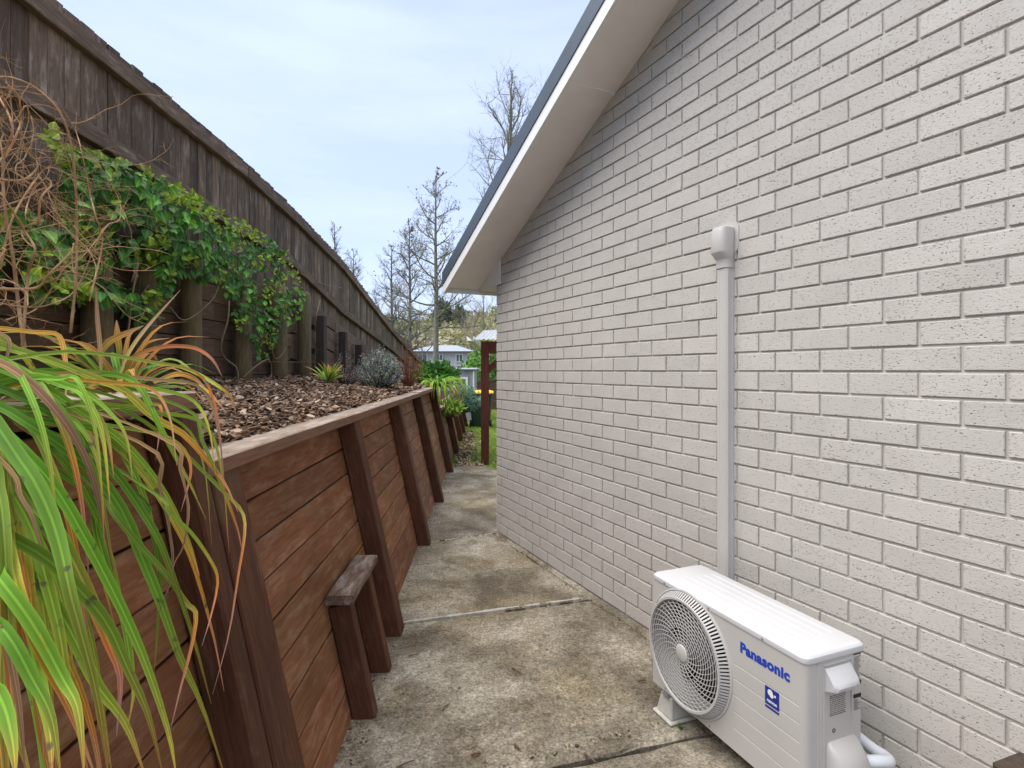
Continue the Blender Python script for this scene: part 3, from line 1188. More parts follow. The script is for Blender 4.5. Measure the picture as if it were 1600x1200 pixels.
for x in (0.09, 0.36, 0.62):
    m = MB()
    m.lathe([(0.004, 0), (0.004, .002), (0.002, .003)], 10, T(x, -.0045, zt + .004) @ Matrix.Rotation(R(90), 4, 'X'), True)
    m.build('screw', MAT['steel'], top)
    m = MB()
    m.lathe([(0.004, 0), (0.004, .002), (0.002, .003)], 10, T(x, 0.0, zb + .012) @ Matrix.Rotation(R(90), 4, 'X'), True)
    m.build('screw', MAT['steel'], casing)
# dark chamber, heat exchanger and fan
m = MB()
m.lathe([(r0 + .001, 0.0), (r0 + .001, .155)], 48, T(FCX, 0.004, FCZ) @ Matrix.Rotation(R(-90), 4, 'X'))
m.build('fan_chamber', MAT['hp_dark'], hp)
m = MB()
for i in range(46):
    x = FCX - .21 + i * .0093
    m.box(x, x + .003, .150, .158, FCZ - .215, FCZ + .215)
m.box(FCX - .23, FCX + .23, .160, .166, FCZ - .23, FCZ + .23)
m.build('heat_exchanger', MAT['fin'], hp)
fan = MB()
fm = T(FCX, 0.085, FCZ) @ Matrix.Rotation(R(90), 4, 'X')
fan.lathe([(0.0, .02), (.03, .018), (.042, .0), (.042, -.04), (0, -.04)], 24, fm)
for bnum in range(3):
    a0 = R(120 * bnum + 20)
    vv, nr, na = [], 5, 8
    for i in range(nr + 1):
        r_ = 0.04 + (0.205 - .04) * i / nr
        for j in range(na + 1):
            a = a0 + R(78) * (j / na) + 0.5 * i / nr
            vv.append(fm @ Vector((r_ * math.cos(a), r_ * math.sin(a), -0.03 + .055 * j / na)))
    fan.add(vv, [(i * (na + 1) + j, i * (na + 1) + j + 1, (i + 1) * (na + 1) + j + 1, (i + 1) * (na + 1) + j) for i in range(nr) for j in range(na)])
MAT['fan'] = plain('grey_fan_plastic', (0.03, 0.03, 0.034), 0.5, 0.4)
fan.build('fan', MAT['fan'], hp, smooth=True)

# grille: proud drum with side slots, rings and spiral vanes
GP = 0.036
gm = T(FCX, 0.0, FCZ) @ Matrix.Rotation(R(90), 4, 'X')          # local z comes out of the front
gr = MB()
gr.lathe([(FR + .006, 0.0), (FR + .006, .004), (FR, .006), (FR, .0)], 72, gm)      # foot flange
gr.lathe([(.2135, GP - .006), (.2135, GP), (.2045, GP), (.2045, GP - .008), (.2135, GP - .006)], 72, gm)
grille = gr.build('grille', MAT['hp'], hp, smooth=False)
smooth_by_angle(grille.data, 30)
sl_ = MB()
ns = 110
for i in range(ns):
    a = 2 * math.pi * i / ns
    for (ra, za, rb, zb_) in ((FR - .001, .003, .2125, GP - .003),):
        w_ = 0.0030
        vv = []
        for (rad, zz) in ((ra, za), (rb, zb_)):
            for (dw, dn) in ((-w_, 0), (w_, 0), (w_, -.006), (-w_, -.006)):
                c_, s_ = math.cos(a), math.sin(a)
                vv.append(gm @ Vector(((rad + dn) * c_ - dw * s_, (rad + dn) * s_ + dw * c_, zz)))
        sl_.add(vv, [(0, 1, 5, 4), (1, 2, 6, 5), (3, 0, 4, 7), (2, 3, 7, 6)])
put('side_bar', fix_normals(sl_.mesh('side_bar')), MAT['hp'], grille, kind='stuff')
rg = MB()
radii = [0.044 + 0.0133 * i for i in range(13)]


def dome(r_):
    return GP - 0.002 - 0.004 * (r_ / .21) ** 2


for r_ in radii:
    h_ = dome(r_)
    rg.lathe([(r_ - .0011, h_ - .003), (r_ - .0011, h_), (r_ + .0011, h_), (r_ + .0011, h_ - .003)], 64, gm)
put('ring', rg.mesh('ring'), MAT['hp'], grille, kind='stuff')
sp_ = MB()
for (r1, r2, cnt, ph) in ((.034, .206, 20, 0.0), (.10, .206, 20, math.pi / 20)):
    for i in range(cnt):
        a0 = 2 * math.pi * i / cnt + ph
        vv = []
        nn = 14
        for q in range(nn + 1):
            r_ = lerp(r1, r2, q / nn)
            a = a0 + 1.15 * (r_ / .206) ** 0.85
            w_ = 0.0012
            for (dw, dz) in ((-w_, -.003), (-w_, .0004), (w_, .0004), (w_, -.003)):
                vv.append(gm @ Vector((r_ * math.cos(a) - dw * math.sin(a), r_ * math.sin(a) + dw * math.cos(a), dome(r_) + dz)))
        sp_.add(vv, [(q * 4 + j, q * 4 + j + 1, q * 4 + j + 5, q * 4 + j + 4) for q in range(nn) for j in range(3)])
put('spiral_vane', fix_normals(sp_.mesh('spiral_vane')), MAT['hp'], grille, kind='stuff')
hb = MB()
hb.lathe([(.0, GP + .0022), (.030, GP + .0015), (.034, GP - .001), (.034, GP - .008)], 32, gm)
hb.build('hub_cap', MAT['hp'], grille, smooth=True)


def text(body, size, M, mat, parent, name='lettering', off=0.0, ex=0.0004, sx=1.0, space=1.0, align='LEFT'):
    cu = bpy.data.curves.new(name, 'FONT')
    cu.body = body
    cu.size = size
    cu.extrude = ex
    cu.offset = off
    cu.space_character = space
    cu.align_x = align
    cu.resolution_u = 4
    tmp = bpy.data.objects.new(name, cu)
    me = bpy.data.meshes.new_from_object(tmp)
    bpy.data.objects.remove(tmp)
    me.materials.clear()
    return put(name, me, mat, parent, M @ Matrix.Diagonal((sx, 1, 1, 1)))


FRONT = lambda x, z, d=0.0: T(x, -d, z) @ Matrix.Rotation(R(90), 4, 'X')
SIDE = lambda y_, z, d=0.0: T(HPL + d, y_, z) @ Matrix(((0, 0, 1, 0), (1, 0, 0, 0), (0, 1, 0, 0), (0, 0, 0, 1)))
ln = text('Panasonic', 0.050, FRONT(0.516, HPZ + 0.378, .0006), MAT['blue'], hp, off=0.0023, space=1.06)
wid = max(v_.co.x for v_ in ln.data.vertices)
ln.matrix_local = FRONT(0.516, HPZ + 0.378, .0006) @ Matrix.Diagonal((0.212 / wid, 1, 1, 1))
m = MB()
m.box(0.628, 0.686, -.0009, 0.0, HPZ + .258, HPZ + .318)
m.box(0.628, 0.686, -.0009, 0.0, HPZ + .246, HPZ + .253)
badge = m.build('sticker', MAT['navy'], hp)
m = MB()
m.lathe([(0.0, .0006), (.0105, .0006), (.0105, 0)], 24, FRONT(0.650, HPZ + .302, .0009))
m.lathe([(0.0, .0007), (.0080, .0007), (.0080, 0)], 24, FRONT(0.656, HPZ + .295, .0009))
m.lathe([(0.0, .0006), (.0038, .0006), (.0038, 0)], 16, FRONT(0.670, HPZ + .299, .0009))
m.build('emblem', MAT['white_paint'], badge)
text('nanoe', 0.017, FRONT(0.657, HPZ + .268, .0011), MAT['white_paint'], badge, off=.0003, align='CENTER')
# right end: recessed panel frame, hand grip, print, valve cover, pipes
SP0, SP1 = 0.078, 0.205
m = MB()
for (ya, yb, za, zb_) in ((SP0, SP0 + .003, .18, .545), (SP1 - .003, SP1, .18, .545), (SP0, SP1, .543, .546)):
    m.box(HPL - .001, HPL + .003, ya, yb, za, zb_)
m.build('panel_edge', MAT['hp'], hp)
m = MB()
pr = [(0, .532), (0.004, .535), (0.040, .500), (0.046, .488), (0.040, .474), (0.0, .462)]
vv = []
for (y_, s_) in ((SP0 + .004, .75), (SP0 + .014, 1.0), (SP1 - .02, 1.0), (SP1 - .008, .75)):
    for (dx, z) in pr:
        vv.append((HPL - .001 + dx * s_, y_, z))
k = len(pr)
ff = [(q * k + j, q * k + (j + 1) % k, (q + 1) * k + (j + 1) % k, (q + 1) * k + j) for q in range(3) for j in range(k)]
ff += [tuple(range(k)), tuple(reversed(range(3 * k, 4 * k)))]
m.add(vv, ff)
put('hand_grip', smooth_by_angle(fix_normals(m.mesh('hand_grip')), 40), MAT['hp_top'], hp)
m = MB()
rr = random.Random(11)
for i in range(11):
    z = .440 - i * .0062
    y0 = SP0 + .028
    while y0 < SP0 + .095:
        w_ = rr.uniform(.006, .02)
        m.box(HPL, HPL + .0004, y0, min(y0 + w_, SP0 + .1), z - .0011 - (.0008 if i < 2 or i > 8 else 0), z + .0011)
        y0 += w_ + .0022
m.build('small_print', MAT['ink'], hp, kind='stuff')
m = MB()
for (za, zb_) in ((.552, .556), (.452, .466), (.410, .423)):
    m.box(HPL, HPL + .0005, .214, .250, za, zb_)
m.build('small_print', MAT['black_ink'], hp, kind='stuff')
m = MB()
for i in range(22):
    z = .545 - i * .0040
    m.box(HPL, HPL + .0004, .216, .216 + rr.uniform(.02, .034), z - .0010, z + .0006)
for i in range(12):
    z = .405 - i * .0030
    m.box(HPL, HPL + .0004, .216, .216 + rr.uniform(.012, .034), z - .0008, z + .0005)
m.build('small_print', MAT['ink'], hp, kind='stuff')
m = MB()
m.lathe([(0.0065, .0), (.0065, .0012), (.0045, .0012), (.0045, -.004), (0, -.004)], 16, SIDE(.124, .328))
m.build('cable_hole', MAT['hp_dark'], hp)
# valve cover: bulging lower box
m = MB()
rings = [(.296, .000, .012), (.288, .018, .004), (.27, .040, .0), (.235, .062, -.002), (.12, .066, -.004), (.108, .064, -.004)]
vv = []
for (z, dx, ins) in rings:
    y0, y1 = SP0 + .012 + ins, .226 - ins
    r_ = min(.02, max(.001, dx * .5))
    vv += [(HPL - .001, y0, z), (HPL - .001 + max(dx - r_, 0), y0, z), (HPL - .001 + dx, y0 + r_, z), (HPL - .001 + dx, y1 - r_, z), (HPL - .001 + max(dx - r_, 0), y1, z), (HPL - .001, y1, z)]
ff = [(q * 6 + j, q * 6 + j + 1, q * 6 + j + 7, q * 6 + j + 6) for q in range(5) for j in range(5)] + [tuple(range(6)), tuple(reversed(range(30, 36)))]
m.add(vv, ff)
put('valve_cover', smooth_by_angle(fix_normals(m.mesh('valve_cover')), 50), MAT['hp'], hp)
for (r_, dy, dz, ex_) in ((.019, .262, .215, 0), (.017, .262, .180, .012)):
    m = MB()
    pts = catmull([(HPL + .02, .225, dz), (HPL + .045, dy + .01, dz + .004), (HPL + .045 + ex_, dy + .055, dz - .008), (HPL + .015, dy + .085, dz - .02), (HPL - .06, dy + .09, dz - .02), (HPL - .3, dy + .092, dz + .02), (HPL - .60, dy + .098, dz + .05)], 26)
    m.tube(pts, r_, 12)
    m.build('insulated_pipe', MAT['pipe_tape'], hp, smooth=True)
# feet
for x in (0.035, HPL - .165):
    m = MB()
    for (z0, z1, a0, a1) in ((0.0, .012, .0, .003), (.012, .094, .014, .028)):
        vv = [(x + a0, -.03 + a0, z0), (x + .13 - a0, -.03 + a0, z0), (x + .13 - a0, HPD + .06 - a0, z0), (x + a0, HPD + .06 - a0, z0),
              (x + a1, -.03 + a1, z1), (x + .13 - a1, -.03 + a1, z1), (x + .13 - a1, HPD + .06 - a1, z1), (x + a1, HPD + .06 - a1, z1)]
        m.add(vv, [(0, 1, 5, 4), (1, 2, 6, 5), (2, 3, 7, 6), (3, 0, 4, 7), (4, 5, 6, 7), (3, 2, 1, 0)])
    me = fix_normals(m.mesh('foot'))
    foot = put('foot', me, MAT['foot'], hp)
    mod = foot.modifiers.new('bevel', 'BEVEL')
    mod.width = .006
    mod.segments = 2
    m = MB()
    m.box(x + .045, x + .085, -.012, .05, .0945, .099)
    m.box(x + .058, x + .072, .000, .02, .099, .106)
    m.build('bracket', MAT['steel'], foot)

# ------------------------------------------------------------------ pipe duct on the wall
S_D = 2.70
dM = HM @ T(S_D, 0, 0)
du = empty('pipe_duct', M=dM, label='tall cream plastic pipe duct fixed to the brick wall above the heat pump', cat='pipe duct')
m = MB()
pr = [(-.035, .004), (-.035, -.012), (-.033, -.014), (-.033, -.038), (-.024, -.046), (.024, -.046), (.033, -.038), (.033, -.014), (.035, -.012), (.035, .004)]
m.prism(pr, 0.12, 2.0, 1, 'z')
put('duct_cover', smooth_by_angle(fix_normals(m.mesh('duct_cover')), 40), MAT['duct'], du)
for xx in (-.012, .012):
    m = MB()
    m.prism([(xx - .004, -.0455), (xx - .002, -.0475), (xx + .002, -.0475), (xx + .004, -.0455)], .13, 1.99, 1, 'z')
    put('groove_rib', fix_normals(m.mesh('groove_rib')), MAT['duct'], du)
m = MB()
vv = []
secs = [(1.962, .040, .052, 0), (2.0, .040, .052, 0), (2.004, .042, .054, 0), (2.030, .044, .080, 0), (2.036, .044, .082, 0), (2.128, .044, .082, 0), (2.148, .039, .075, 0), (2.155, .027, .058, 0)]
for (z, hw, dp, _) in secs:
    for (x, y_) in rrect(-hw, hw, -dp, .006, min(.026, hw * .6), 4):
        vv.append((x, y_, z))
k = 20
ff = [(q * k + j, q * k + (j + 1) % k, (q + 1) * k + (j + 1) % k, (q + 1) * k + j) for q in range(len(secs) - 1) for j in range(k)]
ff += [tuple(reversed(range(k))), tuple((len(secs) - 1) * k + j for j in range(k))]
m.add(vv, ff)
put('end_cap', smooth_by_angle(fix_normals(m.mesh('end_cap')), 32), MAT['duct'], du)
m = MB()
fl = [(x, z) for x, z in rrect(-.050, .062, 2.03, 2.178, .035, 5)]
m.add([(x, -.004, z) for x, z in fl] + [(x, .006, z) for x, z in fl], [tuple(range(24)), tuple(reversed(range(24, 48)))] + [(i, (i + 1) % 24, 24 + (i + 1) % 24, 24 + i) for i in range(24)])
put('wall_flange', fix_normals(m.mesh('wall_flange')), MAT['duct'], du)
# ================================================================== PLANTS
G1 = leafmat('strap_leaf_green', [(0.0, (0.13, 0.25, 0.030)), (0.4, (0.20, 0.385, 0.036)), (0.72, (0.27, 0.46, 0.05)), (0.9, (0.46, 0.42, 0.07)), (1.0, (0.52, 0.24, 0.07))], spots=(0.12, 0.11, 0.07), varyv=0.38, hue=.018)
G2 = leafmat('strap_leaf_yellowing', [(0.0, (0.189, 0.297, 0.047)), (0.35, (0.351, 0.446, 0.068)), (0.6, (0.621, 0.540, 0.074)), (0.78, (0.743, 0.351, 0.061)), (1.0, (0.608, 0.297, 0.176))], spots=(0.135, 0.121, 0.068), varyv=0.15)
G3 = leafmat('strap_leaf_orange_tip', [(0.0, (0.162, 0.297, 0.041)), (0.5, (0.270, 0.432, 0.061)), (0.66, (0.567, 0.486, 0.081)), (0.78, (0.750, 0.297, 0.054)), (0.92, (0.567, 0.297, 0.203)), (1.0, (0.378, 0.230, 0.162))], spots=(0.270, 0.243, 0.189), varyv=0.15)
G4 = leafmat('strap_leaf_dead', [(0.0, (0.40, 0.34, 0.12)), (0.3, (0.52, 0.33, 0.13)), (0.6, (0.44, 0.27, 0.14)), (1.0, (0.28, 0.17, 0.09))], rough=0.7, varyv=0.3, trans=0.15)
G5 = leafmat('strap_leaf_orange', [(0.0, (0.30, 0.24, 0.05)), (0.35, (0.55, 0.27, 0.05)), (0.7, (0.60, 0.25, 0.06)), (1.0, (0.52, 0.32, 0.20))], rough=0.6, varyv=0.2)
LM = {'g': G1, 'y': G2, 'o': G3, 'd': G4, 'r': G5}


def strap(pts, width, n=18, fold=0.25, face=(0.35, -0.75, 0.55), twist=0.0, tipw=0.08, base=Vector((0, 0, 0)), seed=0, rag=0.0):
    """A strap leaf along 3-D points: keeled blade, three ridges wide, tapering to the tip."""
    rr_ = random.Random(seed)
    P = catmull(pts, n)
    fv = Vector(face).normalized()
    m = MB()
    for i, p in enumerate(P):
        t_ = (P[min(i + 1, n)] - P[max(i - 1, 0)]).normalized()
        u = i / n
        nrm = fv - t_ * fv.dot(t_)
        nrm = nrm.normalized() if nrm.length > 1e-4 else t_.orthogonal().normalized()
        a = twist * u
        side = t_.cross(nrm).normalized()
        side, nrm = side * math.cos(a) + nrm * math.sin(a), nrm * math.cos(a) - side * math.sin(a)
        w = width * (0.62 + 0.38 * min(1, u * 3.0)) * (1 - max(0, (u - 0.55) / 0.45) ** 1.7 * (1 - tipw))
        w *= 1 + rag * rr_.uniform(-1, 1)
        for (q, d) in ((-1, fold), (-.5, fold * .42), (0, 0), (.5, fold * .42), (1, fold)):
            b_ = len(m.v)
            m.v.append(tuple(p + side * (q * w / 2) + nrm * (d * w / 2) - base))
            m.uv[b_] = (u, 0.5 + q / 2)
    for i in range(n):
        for j in range(4):
            a = i * 5 + j
            m.f.append((a, a + 1, a + 6, a + 5))
    me = m.mesh('leaf', True)
    for e in me.edges:                               # the keel of the blade is a crease
        if e.vertices[0] % 5 == 2 and e.vertices[1] % 5 == 2:
            e.use_edge_sharp = True
    return me


# ---- the big clump in front: leaves that pour over the taller wall
big = empty('strap_leaf_plant', (-1.02, 0.85, 1.39), label='large clump of long arching green strap leaves with browning tips pouring over the wall', cat='plant')
BB = Vector((-1.02, 0.85, 1.39))


def leaf_px(path, x0, x1, width, kind, **kw):
    """Leaf given by where it runs in the photograph and how far out from the bank it hangs (x0 at first point to x1 at last)."""
    n = len(path)
    pts = []
    for i, (px, py) in enumerate(path):
        X = lerp(x0, x1, (i / (n - 1)) ** 0.7)
        pts.append(atx(px, py, X))
    root = Vector((-1.02 + rnd.uniform(-.10, .10), pts[0].y * 0.5 + 0.42 + rnd.uniform(-.06, .06), 1.395))
    up = (root + pts[0]) / 2 + Vector((0, 0, 0.06))
    pts = [root, up] + pts
    me = strap(pts, width * 0.54, 26, kw.get('fold', 0.65), kw.get('face', (0.55, -0.75, 0.45)), kw.get('twist', 0), kw.get('tipw', .06), BB, rnd.random(), kw.get('rag', 0.02))
    put('leaf', me, LM[kind], big)


leaf_px([(-30, 512), (52, 519), (91, 524), (101, 557), (105, 596), (98, 640)], -.92, -.80, .017, 'r', fold=.15)
leaf_px([(-40, 535), (70, 561), (140, 589), (196, 613), (238, 652), (287, 680), (325, 722), (352, 757), (372, 800)], -.90, -.56, .026, 'y')
leaf_px([(-40, 590), (60, 581), (140, 583), (196, 590), (222, 612), (244, 656), (272, 710), (297, 757), (322, 812)], -.90, -.58, .021, 'g')
leaf_px([(-40, 640), (52, 645), (140, 641), (200, 635), (242, 632), (252, 641), (249, 676), (243, 720)], -.86, -.68, .014, 'o')
leaf_px([(-30, 632), (40, 641), (122, 659), (210, 673), (262, 685), (288, 706), (297, 735), (290, 770), (282, 800)], -.84, -.62, .019, 'o', twist=.8)
leaf_px([(-20, 628), (40, 660), (100, 700), (150, 742), (192, 800), (222, 872), (250, 940), (282, 1030), (315, 1102), (352, 1215)], -.80, -.50, .030, 'g')
leaf_px([(30, 648), (84, 662), (147, 671), (185, 697), (208, 738), (226, 780), (240, 830), (246, 900)], -.78, -.60, .022, 'g')
leaf_px([(100, 615), (192, 641), (266, 690), (315, 736), (350, 771), (377, 800), (381, 834), (371, 900), (357, 990), (332, 1085)], -.84, -.50, .017, 'o', twist=.6)
leaf_px([(-40, 810), (0, 832), (70, 871), (122, 920), (168, 976), (200, 1046), (231, 1116), (256, 1215)], -.66, -.42, .026, 'g')
leaf_px([(-30, 840), (52, 906), (105, 976), (150, 1067), (196, 1130), (228, 1215)], -.64, -.43, .026, 'g')
leaf_px([(-30, 700), (45, 780), (80, 815), (115, 878), (150, 955), (172, 1010), (188, 1060), (182, 1150)], -.70, -.46, .028, 'o')
leaf_px([(-40, 860), (0, 906), (52, 976), (98, 1060), (122, 1110), (132, 1215)], -.62, -.42, .028, 'g')
leaf_px([(-30, 640), (0, 673), (28, 715), (52, 750), (77, 802), (95, 860), (110, 930), (150, 1080), (170, 1215)], -.74, -.44, .034, 'g')
leaf_px([(-20, 720), (25, 780), (55, 840), (72, 905), (92, 985), (110, 1090), (140, 1215)], -.72, -.46, .026, 'g')
leaf_px([(-10, 690), (14, 780), (26, 838), (35, 880), (44, 930), (52, 1010)], -.70, -.52, .012, 'y')
leaf_px([(10, 730), (30, 775), (48, 808), (60, 850), (66, 884)], -.66, -.56, .011, 'd', twist=1.0)
leaf_px([(125, 760), (150, 830), (165, 880), (185, 940), (196, 985), (205, 1050), (207, 1090), (196, 1150)], -.70, -.58, .022, 'g', twist=.5)
leaf_px([(155, 770), (175, 800), (215, 850), (258, 898), (290, 943), (305, 960), (298, 1010), (280, 1080), (264, 1150)], -.66, -.50, .017, 'o', twist=.5)
leaf_px([(215, 775), (230, 810), (242, 845), (250, 900), (246, 985), (240, 1060)], -.64, -.58, .016, 'g')
leaf_px([(-40, 945), (10, 990), (50, 1060), (80, 1120), (95, 1215)], -.56, -.42, .024, 'g')
leaf_px([(-30, 960), (5, 985), (20, 1045), (32, 1120), (40, 1215)], -.54, -.47, .013, 'd')
leaf_px([(-40, 1040), (0, 1090), (18, 1150), (25, 1215)], -.50, -.40, .026, 'g')
leaf_px([(0, 880), (40, 985), (60, 1060), (76, 1130), (82, 1215)], -.62, -.44, .028, 'g')
leaf_px([(240, 770), (262, 800), (296, 830), (325, 870), (340, 905), (330, 960), (315, 1010)], -.62, -.52, .011, 'o')
leaf_px([(232, 700), (248, 760), (262, 820), (268, 880), (258, 930), (240, 975)], -.64, -.56, .013, 'd', twist=1.2, rag=.2)
leaf_px([(262, 690), (280, 735), (292, 790), (286, 850), (272, 880), (262, 930)], -.64, -.56, .015, 'd', twist=1.6, rag=.25)
leaf_px([(60, 685), (110, 692), (140, 708), (158, 738), (164, 768)], -.76, -.66, .008, 'd', twist=.6)
leaf_px([(135, 670), (142, 720), (146, 790), (128, 830), (120, 870)], -.74, -.66, .010, 'd', twist=1.2, rag=.2)
leaf_px([(292, 640), (316, 690), (338, 740), (358, 790), (372, 830), (378, 860)], -.66, -.56, .013, 'o')
leaf_px([(-20, 560), (60, 600), (120, 640), (190, 690), (250, 760), (292, 840), (312, 900)], -.86, -.56, .024, 'g')
leaf_px([(-20, 600), (70, 640), (130, 690), (180, 740), (222, 800), (255, 860), (300, 990), (330, 1100)], -.82, -.52, .024, 'g')
leaf_px([(-30, 655), (30, 700), (85, 760), (130, 835), (180, 930), (225, 1030), (262, 1140), (276, 1215)], -.76, -.48, .028, 'g')
leaf_px([(-30, 545), (30, 548), (90, 575), (150, 620), (200, 660)], -.94, -.80, .022, 'g')
leaf_px([(-30, 520), (0, 530), (40, 560), (60, 600), (66, 650), (60, 690)], -.92, -.82, .018, 'y')
leaf_px([(-30, 500), (-5, 520), (12, 532), (8, 560), (-12, 590)], -.90, -.84, .016, 'd', twist=1)
leaf_px([(40, 610), (100, 640), (142, 690), (150, 730), (148, 790)], -.84, -.72, .022, 'g')
leaf_px([(100, 650), (170, 690), (225, 745), (270, 815), (300, 880), (332, 990), (350, 1080)], -.76, -.52, .018, 'y', twist=.4)
leaf_px([(-30, 770), (10, 850), (30, 930), (60, 1010), (110, 1110), (150, 1215)], -.64, -.45, .024, 'y')
for i in range(16):                                   # inner leaves, half hidden
    x0 = rnd.uniform(-50, 40)
    y0 = rnd.uniform(560, 900)
    dx, dy = rnd.uniform(60, 200), rnd.uniform(230, 480)
    leaf_px([(x0, y0), (x0 + dx * .45, y0 + dy * .18), (x0 + dx * .8, y0 + dy * .5), (x0 + dx, y0 + dy)], -.80, -.60, rnd.uniform(.014, .026), rnd.choice('ggggyod'), twist=rnd.uniform(-.5, .8))


for i in range(16):                                   # crowded blades low on the left
    x0, y0 = rnd.uniform(-60, 10), rnd.uniform(700, 1000)
    dx = rnd.uniform(40, 130)
    kx = rnd.uniform(.4, .75)
    leaf_px([(x0, y0), (x0 + dx * kx * .7, y0 + 60), (x0 + dx * kx, y0 + 130), (x0 + dx * (kx + .15), y0 + 260), (x0 + dx * rnd.uniform(.8, 1.1), y0 + rnd.uniform(330, 480))], -.70, -.50, rnd.uniform(.018, .026), rnd.choice('ggggyo'), twist=rnd.uniform(-.5, .5))
for i in range(11):                                   # upper leaves reaching over the cap before they bend
    y0 = rnd.uniform(555, 650)
    xe = rnd.uniform(110, 320)
    ye = y0 + rnd.uniform(-10, 60)
    dr = rnd.uniform(70, 260)
    leaf_px([(-40, y0 + 10), (xe * .35, y0 - 8), (xe * .75, (y0 + ye) / 2 - 6), (xe, ye), (xe + 28, ye + dr * .35), (xe + 40, ye + dr)], -.88, -.60, rnd.uniform(.014, .024), rnd.choice('gggyogrgd'), twist=rnd.uniform(-.3, .6))


def rosette(name, loc, label, n, length, width, kinds, lean=(0.25, 1.2), cat='plant', group=None, droop=0.6, seed=1, nseg=9, dirbias=None, fold=.3):
    rr_ = random.Random(seed)
    root = empty(name, loc, label=label, cat=cat, group=group)
    L0 = Vector(loc)
    for i in range(n):
        az = rr_.uniform(0, 2 * math.pi)
        d = Vector((math.cos(az), math.sin(az), 0))
        if dirbias:
            d = (d + Vector(dirbias)).normalized()
        el = rr_.uniform(*lean)
        L = length * rr_.uniform(.55, 1.1)
        up = Vector((0, 0, 1))
        p0 = L0 + d * rr_.uniform(0, .03)
        p1 = p0 + (d * math.cos(el) + up * math.sin(el)) * L * .4
        p2 = p1 + (d * math.cos(el - droop * .5) + up * math.sin(el - droop * .5)) * L * .33
        p3 = p2 + (d * math.cos(el - droop * 1.4) + up * math.sin(el - droop * 1.4)) * L * .3
        k_ = rr_.choice(kinds)
        me = strap([p0, p1, p2, p3], width * rr_.uniform(.7, 1.1), nseg, fold, (d.x * .2 + .1, d.y * .2 - .3, .9), rr_.uniform(-.5, .5), .05, L0, rr_.random())
        put('leaf', me, LM[k_], root)
    return root


# orange and yellow clump behind the cap
oc = rosette('orange_leaf_plant', (-1.36, 1.92, 1.385), 'clump of orange and yellow fading strap leaves on the upper mulch behind the wall cap', 44, .40, .021, 'yyrrogr', (0.1, 1.35), droop=.75, seed=5)
oc2 = Vector((-1.36, 1.92, 1.385))


def extra(root, base, pts, w, kind, **kw):
    me = strap(pts, w, 16, kw.get('fold', .2), kw.get('face', (0.5, -.7, .5)), kw.get('twist', 0), kw.get('tipw', .1), base, 3)
    put('leaf', me, LM[kind], root)


extra(oc, oc2, [atx(195, 590, -1.3), atx(205, 560, -1.28), atx(250, 543, -1.22), atx(300, 543, -1.14), atx(330, 560, -1.06), atx(347, 588, -1.02)], .016, 'r')
extra(oc, oc2, [atx(200, 595, -1.25), atx(225, 575, -1.2), atx(262, 570, -1.12), atx(300, 580, -1.02), atx(340, 603, -.93), atx(362, 622, -.9), atx(369, 652, -.9)], .013, 'o')
extra(oc, oc2, [atx(186, 588, -1.35), atx(205, 545, -1.36), atx(235, 505, -1.38), atx(282, 453, -1.4)], .012, 'd')
extra(oc, oc2, [atx(158, 585, -1.3), atx(156, 540, -1.3), atx(152, 495, -1.3), atx(150, 448, -1.3)], .012, 'd', tipw=.3)
extra(oc, oc2, [atx(150, 560, -1.35), atx(170, 535, -1.33), atx(195, 522, -1.3), atx(224, 509, -1.26)], .022, 'r')
extra(oc, oc2, [atx(188, 552, -1.4), atx(184, 530, -1.41), atx(182, 500, -1.42)], .02, 'r')
extra(oc, oc2, [atx(240, 598, -1.1), atx(275, 585, -1.05), atx(300, 590, -1.02), atx(322, 607, -.98)], .018, 'r')

# small yellowing yucca by the rear wall, light grassy clump at the wall's far end
rosette('yucca_plant', (-1.72, 5.15, 1.385), 'small yellow and green spiky plant in the mulch by the rear wall', 26, .24, .026, 'yygg', (0.35, 1.45), droop=.25, seed=8, nseg=6)
rosette('grassy_plant', (-1.10, 8.0, 1.25), 'pale green strappy clump arching over the far end of the long cap', 110, .56, .024, 'ggggy', (-0.1, .75), droop=1.2, seed=9, nseg=8, dirbias=(.45, -.2, 0))


